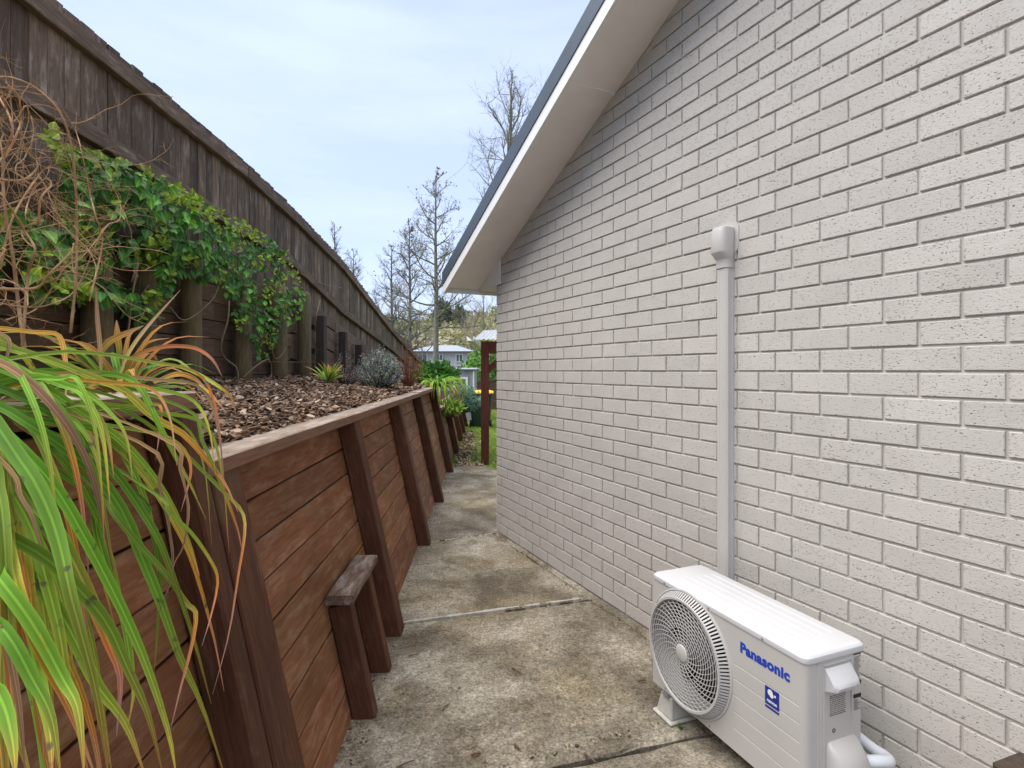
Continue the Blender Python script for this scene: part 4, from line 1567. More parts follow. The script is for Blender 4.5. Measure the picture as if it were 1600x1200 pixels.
def sprig_bush(name, loc, label, size, n, cols, leaf=(.03, .006), cat='shrub', seed=1, stems=14, stemcol=(.16, .11, .08), up=.5, dense=1.0, mat=None, per=26, quad=False):
    """Shrub of many stems clothed in small leaves through the whole crown."""
    rr_ = random.Random(seed)
    root = empty(name, loc, label=label, cat=cat)
    sx, sy, sz = size
    stm, lv = MB(), MB()
    for i in range(n):
        az = rr_.uniform(0, 2 * math.pi)
        rad = math.sqrt(rr_.random())
        tip = Vector((math.cos(az) * rad * sx, math.sin(az) * rad * sy, sz * (1 - .55 * rad ** 2) * rr_.uniform(.55, 1.08)))
        b0 = Vector((tip.x * .12, tip.y * .12, 0))
        mid = Vector((tip.x * .65, tip.y * .65, tip.z * up)) + Vector((rr_.gauss(0, .06), rr_.gauss(0, .06), 0)) * sx
        P = catmull([b0, mid, tip], 6)
        f_ = rr_.uniform(.7, 1.3)
        stm.tube(P, [.006, .005, .0045, .004, .003, .0025, .0015], 4, False, tuple(c * f_ for c in stemcol))
        c_ = rr_.choice(cols)
        for q in range(int(per * dense)):
            t_ = rr_.uniform(.25, 1.0)
            k_ = t_ * 6
            a = P[min(int(k_), 5)].lerp(P[min(int(k_) + 1, 6)], k_ - int(k_))
            d = (Vector((rr_.gauss(0, 1), rr_.gauss(0, 1), rr_.gauss(.5, .8)))).normalized()
            L = leaf[0] * rr_.uniform(.6, 1.3)
            w = leaf[1] * rr_.uniform(.7, 1.2)
            s_ = d.orthogonal().normalized()
            s_.rotate(Matrix.Rotation(rr_.uniform(0, 6.28), 3, d))
            f_ = rr_.uniform(.75, 1.25)
            lv.add([a, a + d * L * .5 + s_ * w, a + d * L, a + d * L * .5 - s_ * w], [(0, 1, 2, 3)], tuple(x * f_ for x in c_))
    stm.build('stems', MAT['twig'], root)
    lv.build('foliage', MAT['foliage'], root, kind='stuff')
    return root


sprig_bush('lavender_bush', (-1.36, 5.62, 1.30), 'rounded silvery grey-green lavender bush on the mulch', (.27, .27, .42), 260, [(.40, .50, .38), (.50, .58, .46), (.33, .36, .36), (.26, .24, .27)], (.028, .0035), seed=3, per=46)
sprig_bush('dry_heather', (-1.62, 5.35, 1.33), 'grey dried twiggy bush left of the lavender', (.18, .18, .33), 70, [(0.352, 0.320, 0.336), (0.480, 0.432, 0.432)], (.016, .003), seed=4, per=22, stemcol=(.13, .085, .06))
sprig_bush('red_stem_shrub', (-1.30, 6.85, 1.28), 'bare red-brown twiggy shrub behind the lavender', (.24, .24, .60), 70, [(0.480, 0.128, 0.096), (0.384, 0.160, 0.096)], (.022, .004), seed=6, per=7, stemcol=(.22, .10, .065), up=.6)
sprig_bush('laurel_bush', (-1.26, 9.2, 1.22), 'dense bright green leafy bush behind the pale strappy clump', (.42, .42, .46), 130, [(0.072, 0.240, 0.032), (0.112, 0.336, 0.040), (0.056, 0.160, 0.032)], (.11, .022), seed=7, per=16)
sprig_bush('spurge_plant', (-.84, 9.75, .74), 'blue-green spiky plant spilling over the lower wall near the bin', (.34, .40, .50), 150, [(0.24, 0.42, 0.32), (0.34, 0.52, 0.40), (0.15, 0.28, 0.19)], (.085, .010), seed=12, per=24)
sprig_bush('euphorbia_plant', (-.98, 8.95, .72), 'bright yellow-green leafy plant at the lower wall top', (.22, .26, .38), 50, [(0.256, 0.448, 0.048), (0.352, 0.512, 0.080)], (.09, .016), seed=13, per=14)

# ---- climbing vine on the rear wall and the fence
vine = empty('climbing_vine', (-2.1, 3.6, 1.4), label='dense green climbing vine spilling from the fence over the round posts', cat='vine')
VB = Vector((-2.1, 3.6, 1.4))
VP = [(70, 205), (84, 196), (92, 215), (120, 225), (150, 240), (190, 250), (235, 255), (262, 285), (300, 302), (340, 328), (390, 350), (430, 376), (455, 400), (468, 430), (476, 470), (472, 500), (455, 503), (440, 498), (432, 530), (420, 558), (405, 562), (395, 530), (370, 512), (362, 480), (352, 455), (335, 440), (310, 432), (280, 425), (262, 455), (248, 488), (215, 500), (190, 480), (150, 470), (100, 480), (60, 470), (30, 430), (-30, 420), (-30, 325), (40, 330), (80, 340), (104, 300), (92, 250)]


def inside(px, py, poly):
    c_ = False
    for i in range(len(poly)):
        (x1, y1), (x2, y2) = poly[i - 1], poly[i]
        if (y1 > py) != (y2 > py) and px < (x2 - x1) * (py - y1) / (y2 - y1) + x1:
            c_ = not c_
    return c_


def vleaf():
    """Folded heart-shaped leaf, about one unit long, pointing along +y."""
    m = MB()
    pts = [(0, 0, 0), (.30, .10, .07), (.40, .38, .08), (.24, .74, .03), (0, 1.05, -.10), (-.24, .74, .03), (-.40, .38, .08), (-.30, .10, .07), (0, .35, -.02), (0, .72, -.02)]
    m.add(pts, [(0, 1, 2, 8), (8, 2, 3, 9), (9, 3, 4), (0, 8, 6 + 1 - 0), (8, 9, 5, 6), (9, 4, 5), (8, 6, 7)])
    for i, p in enumerate(pts):
        m.uv[i] = (p[1], .5 + p[0])
    return m


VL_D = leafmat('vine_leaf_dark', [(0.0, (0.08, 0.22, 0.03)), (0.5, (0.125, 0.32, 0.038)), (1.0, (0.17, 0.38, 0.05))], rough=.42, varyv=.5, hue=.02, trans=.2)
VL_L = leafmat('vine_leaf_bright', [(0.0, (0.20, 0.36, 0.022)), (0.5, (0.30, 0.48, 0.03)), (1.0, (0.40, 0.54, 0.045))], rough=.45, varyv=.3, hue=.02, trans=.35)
vl = vleaf()
vme = vl.mesh('leaf', False)
vme2 = vl.mesh('leaf', False)
cands = []
rr = random.Random(21)
while len(cands) < 4200:
    px, py = rr.uniform(-30, 480), rr.uniform(190, 565)
    if not inside(px, py, VP):
        continue
    # ragged holes, fewest where the growth is thick
    dens = noise.noise((px * .022, py * .022, 1.7)) + .5 * noise.noise((px * .06, py * .06, 4.2))
    thick = 0.75 if px > 250 else 0.42
    if dens < -thick * .62 + (.0 if px > 250 else .0):
        continue
    depth = abs(rr.gauss(0, .13)) if px < 250 else rr.random() ** 1.2 * .30
    X = -2.20 + .03 + depth
    if py > 515:
        X = -2.08 + rr.uniform(0, .07)
    p = atx(px, py, X)
    if p.z < 1.45:
        continue
    cands.append((p, px, py, depth))
cands.sort(key=lambda c: -c[3])
massd, massl = MB(), MB()
for i, (p, px, py, depth) in enumerate(cands):
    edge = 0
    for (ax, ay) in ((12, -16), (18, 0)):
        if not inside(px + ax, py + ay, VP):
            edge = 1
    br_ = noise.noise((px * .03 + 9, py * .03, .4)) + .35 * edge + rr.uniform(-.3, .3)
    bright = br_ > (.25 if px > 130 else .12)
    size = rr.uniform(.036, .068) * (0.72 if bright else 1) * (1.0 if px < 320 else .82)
    out = Vector((.75, -.45, .25)) + Vector((rr.gauss(0, .45), rr.gauss(0, .45), rr.gauss(.2, .45)))
    out.normalize()
    down = Vector((rr.gauss(0, .5), rr.gauss(0, .5), -1 if not bright else .3 + rr.gauss(0, .6)))
    yv = (down - out * down.dot(out)).normalized()
    xv = yv.cross(out)
    M = frame(p - VB, xv * size, yv * size, out * size)
    if i < 290:
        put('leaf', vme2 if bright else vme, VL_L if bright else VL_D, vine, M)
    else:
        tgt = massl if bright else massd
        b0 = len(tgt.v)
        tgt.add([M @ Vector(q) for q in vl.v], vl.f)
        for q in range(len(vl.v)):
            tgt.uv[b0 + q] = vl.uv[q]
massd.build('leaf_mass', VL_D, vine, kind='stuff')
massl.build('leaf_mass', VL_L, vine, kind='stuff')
for (path, r_, x0) in (
        ([(200, 500), (236, 440), (290, 400), (340, 370), (400, 400), (440, 440)], .006, -2.1),
        ([(60, 460), (120, 400), (180, 350), (240, 300), (280, 295)], .007, -2.1),
        ([(358, 470), (356, 500), (345, 540), (352, 560), (370, 575), (372, 598)], .006, -2.02),
        ([(206, 440), (216, 410), (205, 470), (200, 520), (185, 580)], .005, -1.9),
        ([(420, 520), (430, 560), (446, 545), (440, 530)], .003, -2.02),
        ([(395, 566), (420, 565), (450, 566), (490, 565)], .0015, -2.02),
        ([(380, 590), (400, 572), (420, 562), (424, 585), (415, 598)], .005, -2.0),
        ([(455, 420), (500, 442), (535, 450)], .003, -2.05),
        ([(500, 470), (495, 490), (492, 510)], .006, -2.02),
        ([(265, 480), (290, 500), (330, 470), (345, 440)], .004, -2.04)):
    m = MB()
    m.tube(catmull([atx(px, py, x0 + .03 * math.sin(i * 1.7)) - VB for i, (px, py) in enumerate(path)], 18), r_, 6)
    m.build('stem', MAT['twig_pale'] if 'twig_pale' in MAT else plain('vine_stem', (.25, .19, .12), .8, .2), vine, smooth=True)

# ---- dry tan bush at the upper left
MAT['dry'] = plain('dry_tan_twig', (.54, .33, .17), .8, .2, grime=.4, scale=14)
dry = empty('dry_shrub', (-1.72, 1.75, 1.38), label='bare tan twiggy shrub tangled in front of the fence', cat='shrub')
DB = Vector((-1.72, 1.75, 1.38))
rr = random.Random(33)
twigs = MB()


def wander(p, d, L, n, curl, grav=0.0):
    pts = [p.copy()]
    d = d.normalized()
    ax = Vector((rr.gauss(0, 1), rr.gauss(0, 1), rr.gauss(0, 1))).normalized()
    for i in range(n):
        if rr.random() < .18:
            ax = Vector((rr.gauss(0, 1), rr.gauss(0, 1), rr.gauss(0, 1))).normalized()
        d = (d + ax.cross(d) * curl + Vector((rr.gauss(0, .1), rr.gauss(0, .1), rr.gauss(0, .1) - grav))).normalized()
        pts.append(pts[-1] + d * (L / n))
    return pts


def twigging(pts, rad, depth):
    for i in range(2, len(pts) - 1):
        if rr.random() < (.42 if depth == 0 else .42):
            d = (pts[i + 1] - pts[i]).normalized()
            q = (d + Vector((rr.gauss(0, .8), rr.gauss(0, .8), rr.gauss(0, .8)))).normalized()
            L = rr.uniform(.07, .28) if depth == 0 else rr.uniform(.02, .09)
            tp = wander(pts[i], q, L, 6, rr.uniform(-.35, .35), .02)
            r_ = rad * (.45 if depth == 0 else .5)
            twigs.tube(tp, [r_, r_ * .95, r_ * .85, r_ * .7, r_ * .6, r_ * .45, r_ * .3], 4 if depth else 5, False)
            if depth < 2:
                twigging(tp, r_, depth + 1)


mains = [
    ([(40, 560), (28, 470), (20, 400), (8, 330), (5, 250), (20, 200), (-2, 150)], .009, -1.66),
    ([(110, 520), (118, 440), (120, 360), (118, 290), (110, 220), (90, 170), (52, 135), (12, 120), (-20, 126)], .007, -1.60),
    ([(35, 540), (42, 450), (45, 420), (55, 390), (38, 360), (20, 330), (0, 300)], .007, -1.55),
    ([(-30, 450), (30, 452), (60, 448), (80, 425), (110, 395), (115, 380)], .007, -1.5),
    ([(-20, 270), (10, 240), (26, 210), (33, 185), (28, 150), (8, 128)], .0065, -1.7),
    ([(-20, 278), (30, 282), (52, 270), (58, 255), (45, 240), (28, 225)], .0055, -1.62),
    ([(140, 470), (160, 380), (150, 340), (140, 300), (128, 240), (118, 205), (95, 166)], .0045, -1.65),
    ([(60, 350), (64, 310), (80, 290), (72, 280), (50, 300), (40, 340), (60, 345)], .005, -1.56),
    ([(-20, 470), (40, 480), (80, 475), (120, 450), (160, 360), (185, 345), (190, 325), (175, 315)], .0045, -1.6),
    ([(0, 420), (20, 340), (60, 275), (80, 262), (110, 276), (120, 300)], .005, -1.6),
    ([(-20, 330), (40, 310), (70, 295), (100, 320), (150, 340), (190, 345)], .004, -1.62),
    ([(10, 500), (60, 480), (100, 420), (130, 400), (170, 350)], .004, -1.58),
    ([(-20, 200), (0, 150), (20, 190), (40, 165), (44, 190), (30, 230)], .004, -1.68),
]
for (path, r_, x0) in mains:
    n = len(path)
    P = catmull([atx(px, py, x0 + .06 * math.sin(i * 1.3 + px)) - DB for i, (px, py) in enumerate(path)], 26)
    m = MB()
    m.tube(P, [r_ * .72 * (1 - .55 * i / 26) * (1 + .12 * math.sin(i * 2.3)) for i in range(27)], 7)
    m.build('branch', MAT['dry'], dry, smooth=True)
    twigging(P, r_ * .42, 0)
for i in range(40):
    px, py = rr.uniform(-40, 120), rr.uniform(180, 470)
    p = atx(px, py, rr.uniform(-1.8, -1.5)) - DB
    P = wander(p, Vector((rr.gauss(0, 1), rr.gauss(0, 1), rr.gauss(0, .8))), rr.uniform(.25, .6), 14, rr.uniform(-.28, .28), .03)
    r_ = rr.uniform(.0012, .0026)
    twigs.tube(P, [r_ * (1 - .6 * q / 14) for q in range(15)], 5, False)
    twigging(P, r_, 1)
twigs.build('twig_mass', MAT['dry'], dry, kind='stuff')

# ================================================================== MULCH, LITTER, GRASS
rr = random.Random(77)
CHC = [(.19, .11, .062), (.27, .165, .10), (.12, .07, .042), (.36, .24, .16), (.48, .36, .26), (.08, .05, .034), (.24, .165, .115)]


def chip(m, p, L, w, h, tilt, cols, lift=0.0):
    az = rr.uniform(0, 6.283)
    M = Matrix.Translation(p) @ Matrix.Rotation(az, 4, 'Z') @ Matrix.Rotation(rr.gauss(0, tilt), 4, 'Y') @ Matrix.Rotation(rr.gauss(0, tilt), 4, 'X')
    c_ = rr.choice(cols)
    f_ = rr.uniform(.7, 1.3)
    c_ = tuple(x * f_ for x in c_)
    k = rr.uniform(-.3, .3) * w
    top = [(-L * .5, -w * .3, h), (-L * .15, -w * .55 + k, h), (L * .5, -w * .25, h * .6), (L * .42, w * .3, h * .5), (0, w * .5 + k, h), (-L * .44, w * .35, h)]
    bot = [(x, y_, 0) for x, y_, _ in top]
    m.add([M @ Vector(q) for q in top + bot], [(0, 1, 2, 3, 4, 5)] + [(i, i + 6, (i + 1) % 6 + 6, (i + 1) % 6) for i in range(6)], c_)


mm = MB()
for i in range(21000):
    y_ = 0.2 + 9.6 * rr.random() ** 1.35
    h_ = 1.425 if y_ < 1.46 else (1.245 if y_ < 8.2 else .93)
    x1 = gx(y_) - 0.21 * h_ - 0.12
    x = lerp(x1, -2.17, rr.random() ** 1.15)
    L = rr.uniform(.02, .062) * (1 if y_ < 5 else 1.3)
    chip(mm, Vector((x, y_, bedz(x, y_) + rr.uniform(-.004, .022))), L, L * rr.uniform(.22, .5), rr.uniform(.002, .007), .38, CHC)
mm.build('bark_mulch', MAT['chips'], kind='stuff')
mm = MB()
for i in range(900):
    y_ = rr.uniform(8.55, 13.5)
    x = gx(y_) - .02 + abs(rr.gauss(0, .16 if y_ > 9 else .25))
    if y_ < 8.75 and x > -.45:
        continue
    L = rr.uniform(.03, .085)
    chip(mm, Vector((x, y_, rr.uniform(-.012, .02))), L, L * rr.uniform(.25, .6), .003, .5, [(.24, .16, .10), (.34, .23, .15), (.15, .095, .06), (.40, .31, .22)])
mm.build('leaf_litter', MAT['chips'], kind='stuff')
# grit, bark crumbs and scraps gathered along both edges of the path and in its joints
mm = MB()
GR = [(.13, .09, .055), (.20, .145, .09), (.08, .06, .04), (.28, .22, .15), (.16, .15, .05)]
for i in range(1500):
    q = rr.random()
    if q < .45:
        y_ = 1.7 + 6.4 * rr.random()
        x = gx(y_) - .10 + abs(rr.gauss(0, .045))
    elif q < .75:
        s_ = rr.uniform(0, 3.6)
        p_ = WC + WD * s_ + WN * (.02 + abs(rr.gauss(0, .03)))
        x, y_ = p_.x, p_.y
    elif q < .92:
        A, B_ = rr.choice((J0, J1, J2))
        t_ = rr.random()
        x, y_ = lerp(A[0], B_[0], t_) + rr.gauss(0, .008), lerp(A[1], B_[1], t_) + rr.gauss(0, .014)
    else:
        y_ = 1.8 + 5.5 * rr.random()
        x = rr.uniform(gx(y_), min(.9, max(gx(y_) + .1, wallx(y_) - .1)))
    L = rr.uniform(.004, .013) * (1.8 if rr.random() < .08 else 1)
    chip(mm, Vector((x, y_, .001)), L, L * rr.uniform(.3, .8), L * .25, .25, GR)
mm.build('path_grit', MAT['chips'], kind='stuff')
gm_ = MB()
for i in range(26000):
    y_ = 8.3 + 14 * rr.random() ** 1.6
    x = rr.uniform(-1.25, 1.0)
    if y_ < 9.0 and x < -.3:
        continue
    if y_ < 8.7 and x > -.3:
        if y_ < 8.1 + .4:
            continue
    h_ = rr.uniform(.02, .055) * (1 + .03 * (y_ - 8))
    a = rr.uniform(0, 6.28)
    w_ = .0035 + .0006 * (y_ - 8)
    dx, dy = math.cos(a) * w_, math.sin(a) * w_
    lx_, ly_ = rr.gauss(0, .35) * h_, rr.gauss(0, .35) * h_
    c_ = rr.choice([(.15, .30, .025), (.21, .37, .03), (.27, .40, .045), (.33, .37, .08), (.36, .36, .08)])
    z_ = -.03
    gm_.add([(x - dx, y_ - dy, z_), (x + dx, y_ + dy, z_), (x + lx_, y_ + ly_, z_ + h_)], [(0, 1, 2)], c_)
gm_.build('grass', MAT['foliage'], kind='stuff')

# twigs and dead bits on the concrete: each a thing
TW = [((-.29, 2.42), .055, 1.1, 'short brown twig lying near the timber stand'), ((.02, 2.72), .06, -.8, 'curled dark bark strip on the middle of the front slab'),
      ((-.40, 2.07), .075, .6, 'thin straight twig beside the foot of the stand'), ((.30, 2.10), .07, -.9, 'thin brown stick lying towards the heat pump foot'),
      ((-.14, 2.12), .035, .4, 'dark leaf scrap on the front slab'), ((.02, 2.16), .04, -.9, 'small black leaf curl right of the dark leaf scrap'),
      ((-.34, 1.93), .03, -.5, 'tiny dark bark flake at the lower left of the slab'), ((.62, 2.62), .04, .1, 'dark brown leaf crumb near the fan'),
      ((.55, 1.95), .11, 1.3, 'long pale brown needle by the white foot'), ((.80, 1.97), .06, .15, 'flat brown twig in front of the heat pump'),
      ((.46, 1.83), .09, -.8, 'slender brown stalk by the lower slab joint'), ((-.51, 2.86), .06, .5, 'short orange-brown stick by the second stand post')]
MAT['twig_brown'] = plain('twig_brown', (.17, .10, .06), .85, .2, grime=.4, scale=40)
for (xy, L, a, lab) in TW:
    m = MB()
    P = [Vector((-L / 2, 0, .0)), Vector((-L * .1, L * rnd.uniform(-.06, .06), .003)), Vector((L / 2, 0, .0))]
    r_ = .0035 if L > .05 else .005
    m.tube(catmull(P, 7), [r_ * .6, r_, r_, r_ * .9, r_ * .9, r_ * .8, r_ * .7, r_ * .35], 6)
    o = m.build('fallen_twig', MAT['twig_brown'], None, T(xy[0], xy[1], r_ + .001) @ Matrix.Rotation(a, 4, 'Z'), smooth=True)
    tag(o, lab, 'twig', 'twigs fallen on the concrete')
# weeds in the joints
def weed(loc, lab, n, L, seed):
    rr_ = random.Random(seed)
    m = MB()
    for i in range(n):
        a = rr_.uniform(0, 6.28)
        d = Vector((math.cos(a), math.sin(a), rr_.uniform(.4, 2))).normalized()
        s_ = d.cross(Vector((0, 0, 1))).normalized()
        b_ = Vector((0, 0, 0))
        l_ = L * rr_.uniform(.5, 1.1)
        if i == 0:
            m.v.append((0, 0, 0))
        k_ = len(m.v)                                # all blades spring from one crown
        m.v += [tuple(d * l_ * .5 + s_ * l_ * .14), tuple(d * l_), tuple(d * l_ * .5 - s_ * l_ * .14)]
        m.f.append((0, k_, k_ + 1, k_ + 2))
        m.c[len(m.f) - 1] = (rr_.choice([(.10, .24, .03), (.16, .30, .04), (.07, .16, .03)]))
    o = m.build('weed', MAT['foliage'], None, T(*loc))
    tag(o, lab, 'weed', 'weeds growing in the path joints')


P = WC + WD * 2.61 + WN * .035
weed((P.x, P.y, -.005), 'bright green weed at the wall foot left of the heat pump', 26, .035, 1)
weed((.70, 2.28, -.005), 'small weed beside the front of the white foot', 16, .03, 2)
P = WC + WD * 2.42 + WN * .03
weed((P.x, P.y, -.005), 'tiny weed in the gap along the brick wall', 10, .02, 3)
weed((-.68, 4.62, -.005), 'weed tuft at the foot of the second wall post', 10, .02, 4)
# ================================================================== BEYOND THE PATH
# pergola behind the house
pg = empty('pergola', (-.435, 8.9, -.03), label='dark red timber pergola with clear corrugated roof behind the house corner', cat='pergola')


def sbox(name, x0, x1, y0, y1, z0, z1, mat, parent, off, ch=.006):
    bm_ = board_mesh(x1 - x0, y1 - y0, z1 - z0, rnd.random(), 2, ch, .001, name)
    return put(name, bm_, mat, parent, T(x0 - off[0], y0 - off[1], z0 - off[2]))


PO = (-.435, 8.9, -.03)
for (x, y_) in ((-.435, 8.9), (2.6, 8.9 + .6), (-.0, 12.0)):
    bm_ = fix_normals(board_mesh(1.98, .125, .125, rnd.random(), 3, .006, .001, 'post'))
    put('post', bm_, MAT['red_timber'], pg, T(x - .0625 - PO[0], y_ - .0625 - PO[1], 0) @ PV)
sbox('beam', -.50, 2.9, 8.85, 8.95, 1.76, 1.955, MAT['red_timber'], pg, PO)
sbox('beam', -.60, 2.9, 11.95, 12.05, 1.90, 2.09, MAT['red_timber'], pg, PO)
m = MB()
m.prism([(-.04, -.05), (.04, -.05), (.04, .05), (-.04, .05)], 0, .42, 1, 'x', M=T(-.40 - PO[0], 0, 1.48 - PO[2]) @ Matrix.Rotation(R(-40), 4, 'Y'))
put('brace', fix_normals(m.mesh('brace')), MAT['red_timber'], pg)
mp_, t, b = new_mat('clear_corrugated_plastic')
setc(t, b, (.72, .75, .77), .25, .5)
b.inputs['Alpha'].default_value = .62
MAT['poly'] = mp_
m = MB()
nn = 180
for j in range(2):
    for i in range(nn + 1):
        x = -.62 + 3.4 * i / nn
        m.v.append((x - PO[0], (8.70 if j == 0 else 12.2) - PO[1], (1.95 if j == 0 else 2.36) + .011 * math.sin(i * 1.57) - PO[2] + .02 + .09 * (i / nn)))
for i in range(nn):
    m.f.append((i, i + 1, nn + 2 + i, nn + 1 + i))
sh = m.build('roof_sheet', MAT['poly'], pg)
m = MB()
m.prism([(-.06, .0), (-.05, -.075), (.05, -.075), (.06, 0), (.05, 0), (.04, -.065), (-.04, -.065), (-.05, 0)], 8.6 - PO[1], 12.3 - PO[1], 1, 'y', M=T(-.655 - PO[0], 0, 2.02 - PO[2]))
put('gutter', fix_normals(m.mesh('gutter')), MAT['white_paint'], pg)

# wheelie bin
MAT['bin'] = plain('dark_green_plastic', (.018, .042, .026), .45, .4)
MAT['yellow'] = plain('yellow_plastic', (.80, .50, .015), .4, .4, grime=.05)
MAT['rubber'] = plain('black_rubber', (.012, .012, .012), .7, .3)
bn = empty('wheelie_bin', (-.83, 14.8, -.03), label='dark green wheelie bin with a yellow lid on the lawn', cat='bin')
m = MB()
secs = [(.02, .22, .24, 0), (.10, .235, .25, 0), (.80, .295, .31, 0), (.86, .30, .315, 0), (.865, .325, .34, 0), (.90, .325, .34, 0)]
vv = []
for (z, hx, hy, _) in secs:
    vv += [(x, y_, z) for x, y_ in rrect(-hx, hx, -hy, hy, .05, 3)]
k = 16
m.add(vv, [(q * k + j, q * k + (j + 1) % k, (q + 1) * k + (j + 1) % k, (q + 1) * k + j) for q in range(5) for j in range(k)] + [tuple(reversed(range(k)))])
put('body', smooth_by_angle(fix_normals(m.mesh('body')), 30), MAT['bin'], bn)
m = MB()
secs = [(.90, .335, .36), (.935, .335, .36), (.965, .30, .32), (.985, .22, .24)]
vv = []
for (z, hx, hy) in secs:
    vv += [(x, y_, z) for x, y_ in rrect(-hx, hx, -hy, hy, .06, 3)]
m.add(vv, [(q * k + j, q * k + (j + 1) % k, (q + 1) * k + (j + 1) % k, (q + 1) * k + j) for q in range(3) for j in range(k)] + [tuple(range(3 * k, 4 * k)), tuple(reversed(range(k)))])
put('lid', smooth_by_angle(fix_normals(m.mesh('lid')), 30), MAT['yellow'], bn)
for s_ in (-1, 1):
    m = MB()
    m.lathe([(.03, -.02), (.10, -.025), (.105, -.01), (.105, .01), (.10, .025), (.03, .02), (.0, .02)], 20, T(s_ * .265, -.22, .105) @ Matrix.Rotation(R(90), 4, 'Y'), False)
    m.build('wheel', MAT['rubber'], bn, smooth=True)
m = MB()
m.tube([(-.22, .40, .88), (.22, .40, .88)], .016, 8)
m.build('handle', MAT['bin'], bn)

# brown paling fence at the back of the lawn
MAT['back_paling'] = wood('back_paling', (.05, .026, .02), (.09, .045, .035), (.125, .07, .055), (.16, .11, .09), wear_amt=.15, varyv=.2)
bf = empty('back_fence', (0, 21, 0), label='low dark brown paling fence across the back of the lawn', cat='fence')
x = -3.2
while x < 5:
    bm_ = board_mesh(1.14 + rnd.uniform(-.01, .01), .02, .146, rnd.random(), 1, .003, 0, 'paling')
    put('paling', bm_, MAT['back_paling'], bf, T(x, rnd.uniform(-.004, .004), -.06) @ Matrix(((0, 0, -1, .146), (0, 1, 0, 0), (1, 0, 0, 0), (0, 0, 0, 1))))
    x += .15
for z in (.2, .9):
    put('rail', board_mesh(8.2, .05, .08, rnd.random(), 2, .004, 0, 'rail'), MAT['back_paling'], bf, T(-3.2, .025, z))
put('cap_rail', board_mesh(8.2, .09, .03, rnd.random(), 2, .004, 0, 'cap_rail'), MAT['back_paling'], bf, T(-3.2, -.03, 1.095))

# grey shed
MAT['shed'] = wood('grey_shed_board', (.22, .24, .26), (.34, .36, .38), (.44, .46, .48), (.42, .42, .42), wear_amt=.3, varyv=.15)
MAT['glass'] = plain('window_glass', (.10, .16, .16), .08, .6)
sd_ = empty('garden_shed', (-1.9, 16.2, -.03), label='small grey board shed with a white framed window beyond the plants', cat='shed')
xs = -2.6
while xs < -1.13:
    bm_ = board_mesh(1.56, .03, .148, rnd.random(), 1, .004, 0, 'board')
    put('board', bm_, MAT['shed'], sd_, T(xs + 1.9, -.0, 0) @ Matrix(((0, 0, -1, .148), (0, 1, 0, 0), (1, 0, 0, 0), (0, 0, 0, 1))))
    xs += .151
m = MB()
m.box(-.70, .75, .031, 1.8, 0, 1.55)
m.build('wall', MAT['shed'], sd_)
m = MB()
m.prism([(-.10, 1.545), (-.10, 1.572), (1.95, 1.60), (1.95, 1.555)], -.78, .84, 1, 'x')
put('roof', fix_normals(m.mesh('roof')), plain('shed_roof_metal', (.45, .48, .50), .5, .5), sd_)
m = MB()
m.box(.750, .79, -.03, .035, 0, 1.50)
m.build('corner_board', MAT['white_paint'], sd_)
m = MB()
for (a, b_, c_, d_) in ((.18, .60, .83, .89), (.18, .60, 1.26, 1.32), (.18, .24, .89, 1.26), (.54, .60, .89, 1.26)):
    m.box(a, b_, -.045, .0, c_, d_)
wf = m.build('window_frame', MAT['white_paint'], sd_)
m = MB()
m.box(.24, .54, -.02, -.005, .89, 1.26)
m.build('pane', MAT['glass'], wf)

# pale house below the hill
MAT['wb'] = plain('pale_weatherboard', (.55, .56, .58), .6, .3)
MAT['pale_roof'] = plain('pale_metal_roof', (.33, .35, .38), .5, .4)
nh = empty('pale_house', (-5.6, 45, -.05), label='pale grey weatherboard house with a light hip roof below the hill', cat='house')
m = MB()
m.box(-2.6, 2.2, 0, 6, 0, 3.12)
m.build('wall', MAT['wb'], nh)
for i in range(17):
    m = MB()
    z = .2 + i * .17
    m.add([(-2.61, -.03, z), (2.21, -.03, z), (2.21, -.004, z + .17), (-2.61, -.004, z + .17), (2.21, -.004, z), (-2.61, -.004, z)], [(0, 1, 2, 3), (5, 4, 1, 0)])
    m.build('weatherboard', MAT['wb'], nh)
m = MB()
m.add([(-3.0, -.5, 3.10), (2.6, -.5, 3.10), (2.6, 6.5, 3.10), (-3.0, 6.5, 3.10), (-1.2, 2.6, 3.72), (.8, 2.6, 3.72)], [(0, 1, 5, 4), (1, 2, 5), (2, 3, 4, 5), (3, 0, 4), (3, 2, 1, 0)])
m.build('roof', MAT['pale_roof'], nh)
for (x0, x1, z0, z1) in ((-.62, -.02, 2.3, 2.9), (-2.1, -1.3, 2.2, 2.9), (1.0, 1.6, 2.2, 2.9)):
    m = MB()
    for (a, b_, c_, d_) in ((x0, x1, z0, z0 + .07), (x0, x1, z1 - .07, z1), (x0, x0 + .07, z0 + .07, z1 - .07), (x1 - .07, x1, z0 + .07, z1 - .07), ((x0 + x1) / 2 - .03, (x0 + x1) / 2 + .03, z0 + .07, z1 - .07)):
        m.box(a, b_, -.10, -.035, c_, d_)
    w_ = m.build('window', MAT['white_paint'], nh)
    m = MB()
    m.box(x0 + .07, (x0 + x1) / 2 - .03, -.06, -.04, z0 + .07, z1 - .07)
    m.box((x0 + x1) / 2 + .03, x1 - .07, -.06, -.04, z0 + .07, z1 - .07)
    m.build('pane', MAT['glass'], w_)

# ------------------------------------------------------------------ hill
def hillz(x, y):
    if y < 55:
        return -.08
    t_ = min(1, (y - 55) / 95)
    h_ = 15.5 * (t_ ** 1.15) + 1.6 * noise.noise((x * .035, y * .02, 2)) * t_ + .012 * max(-20, min(30, x + 20)) * t_ * 5
    return h_ - .08


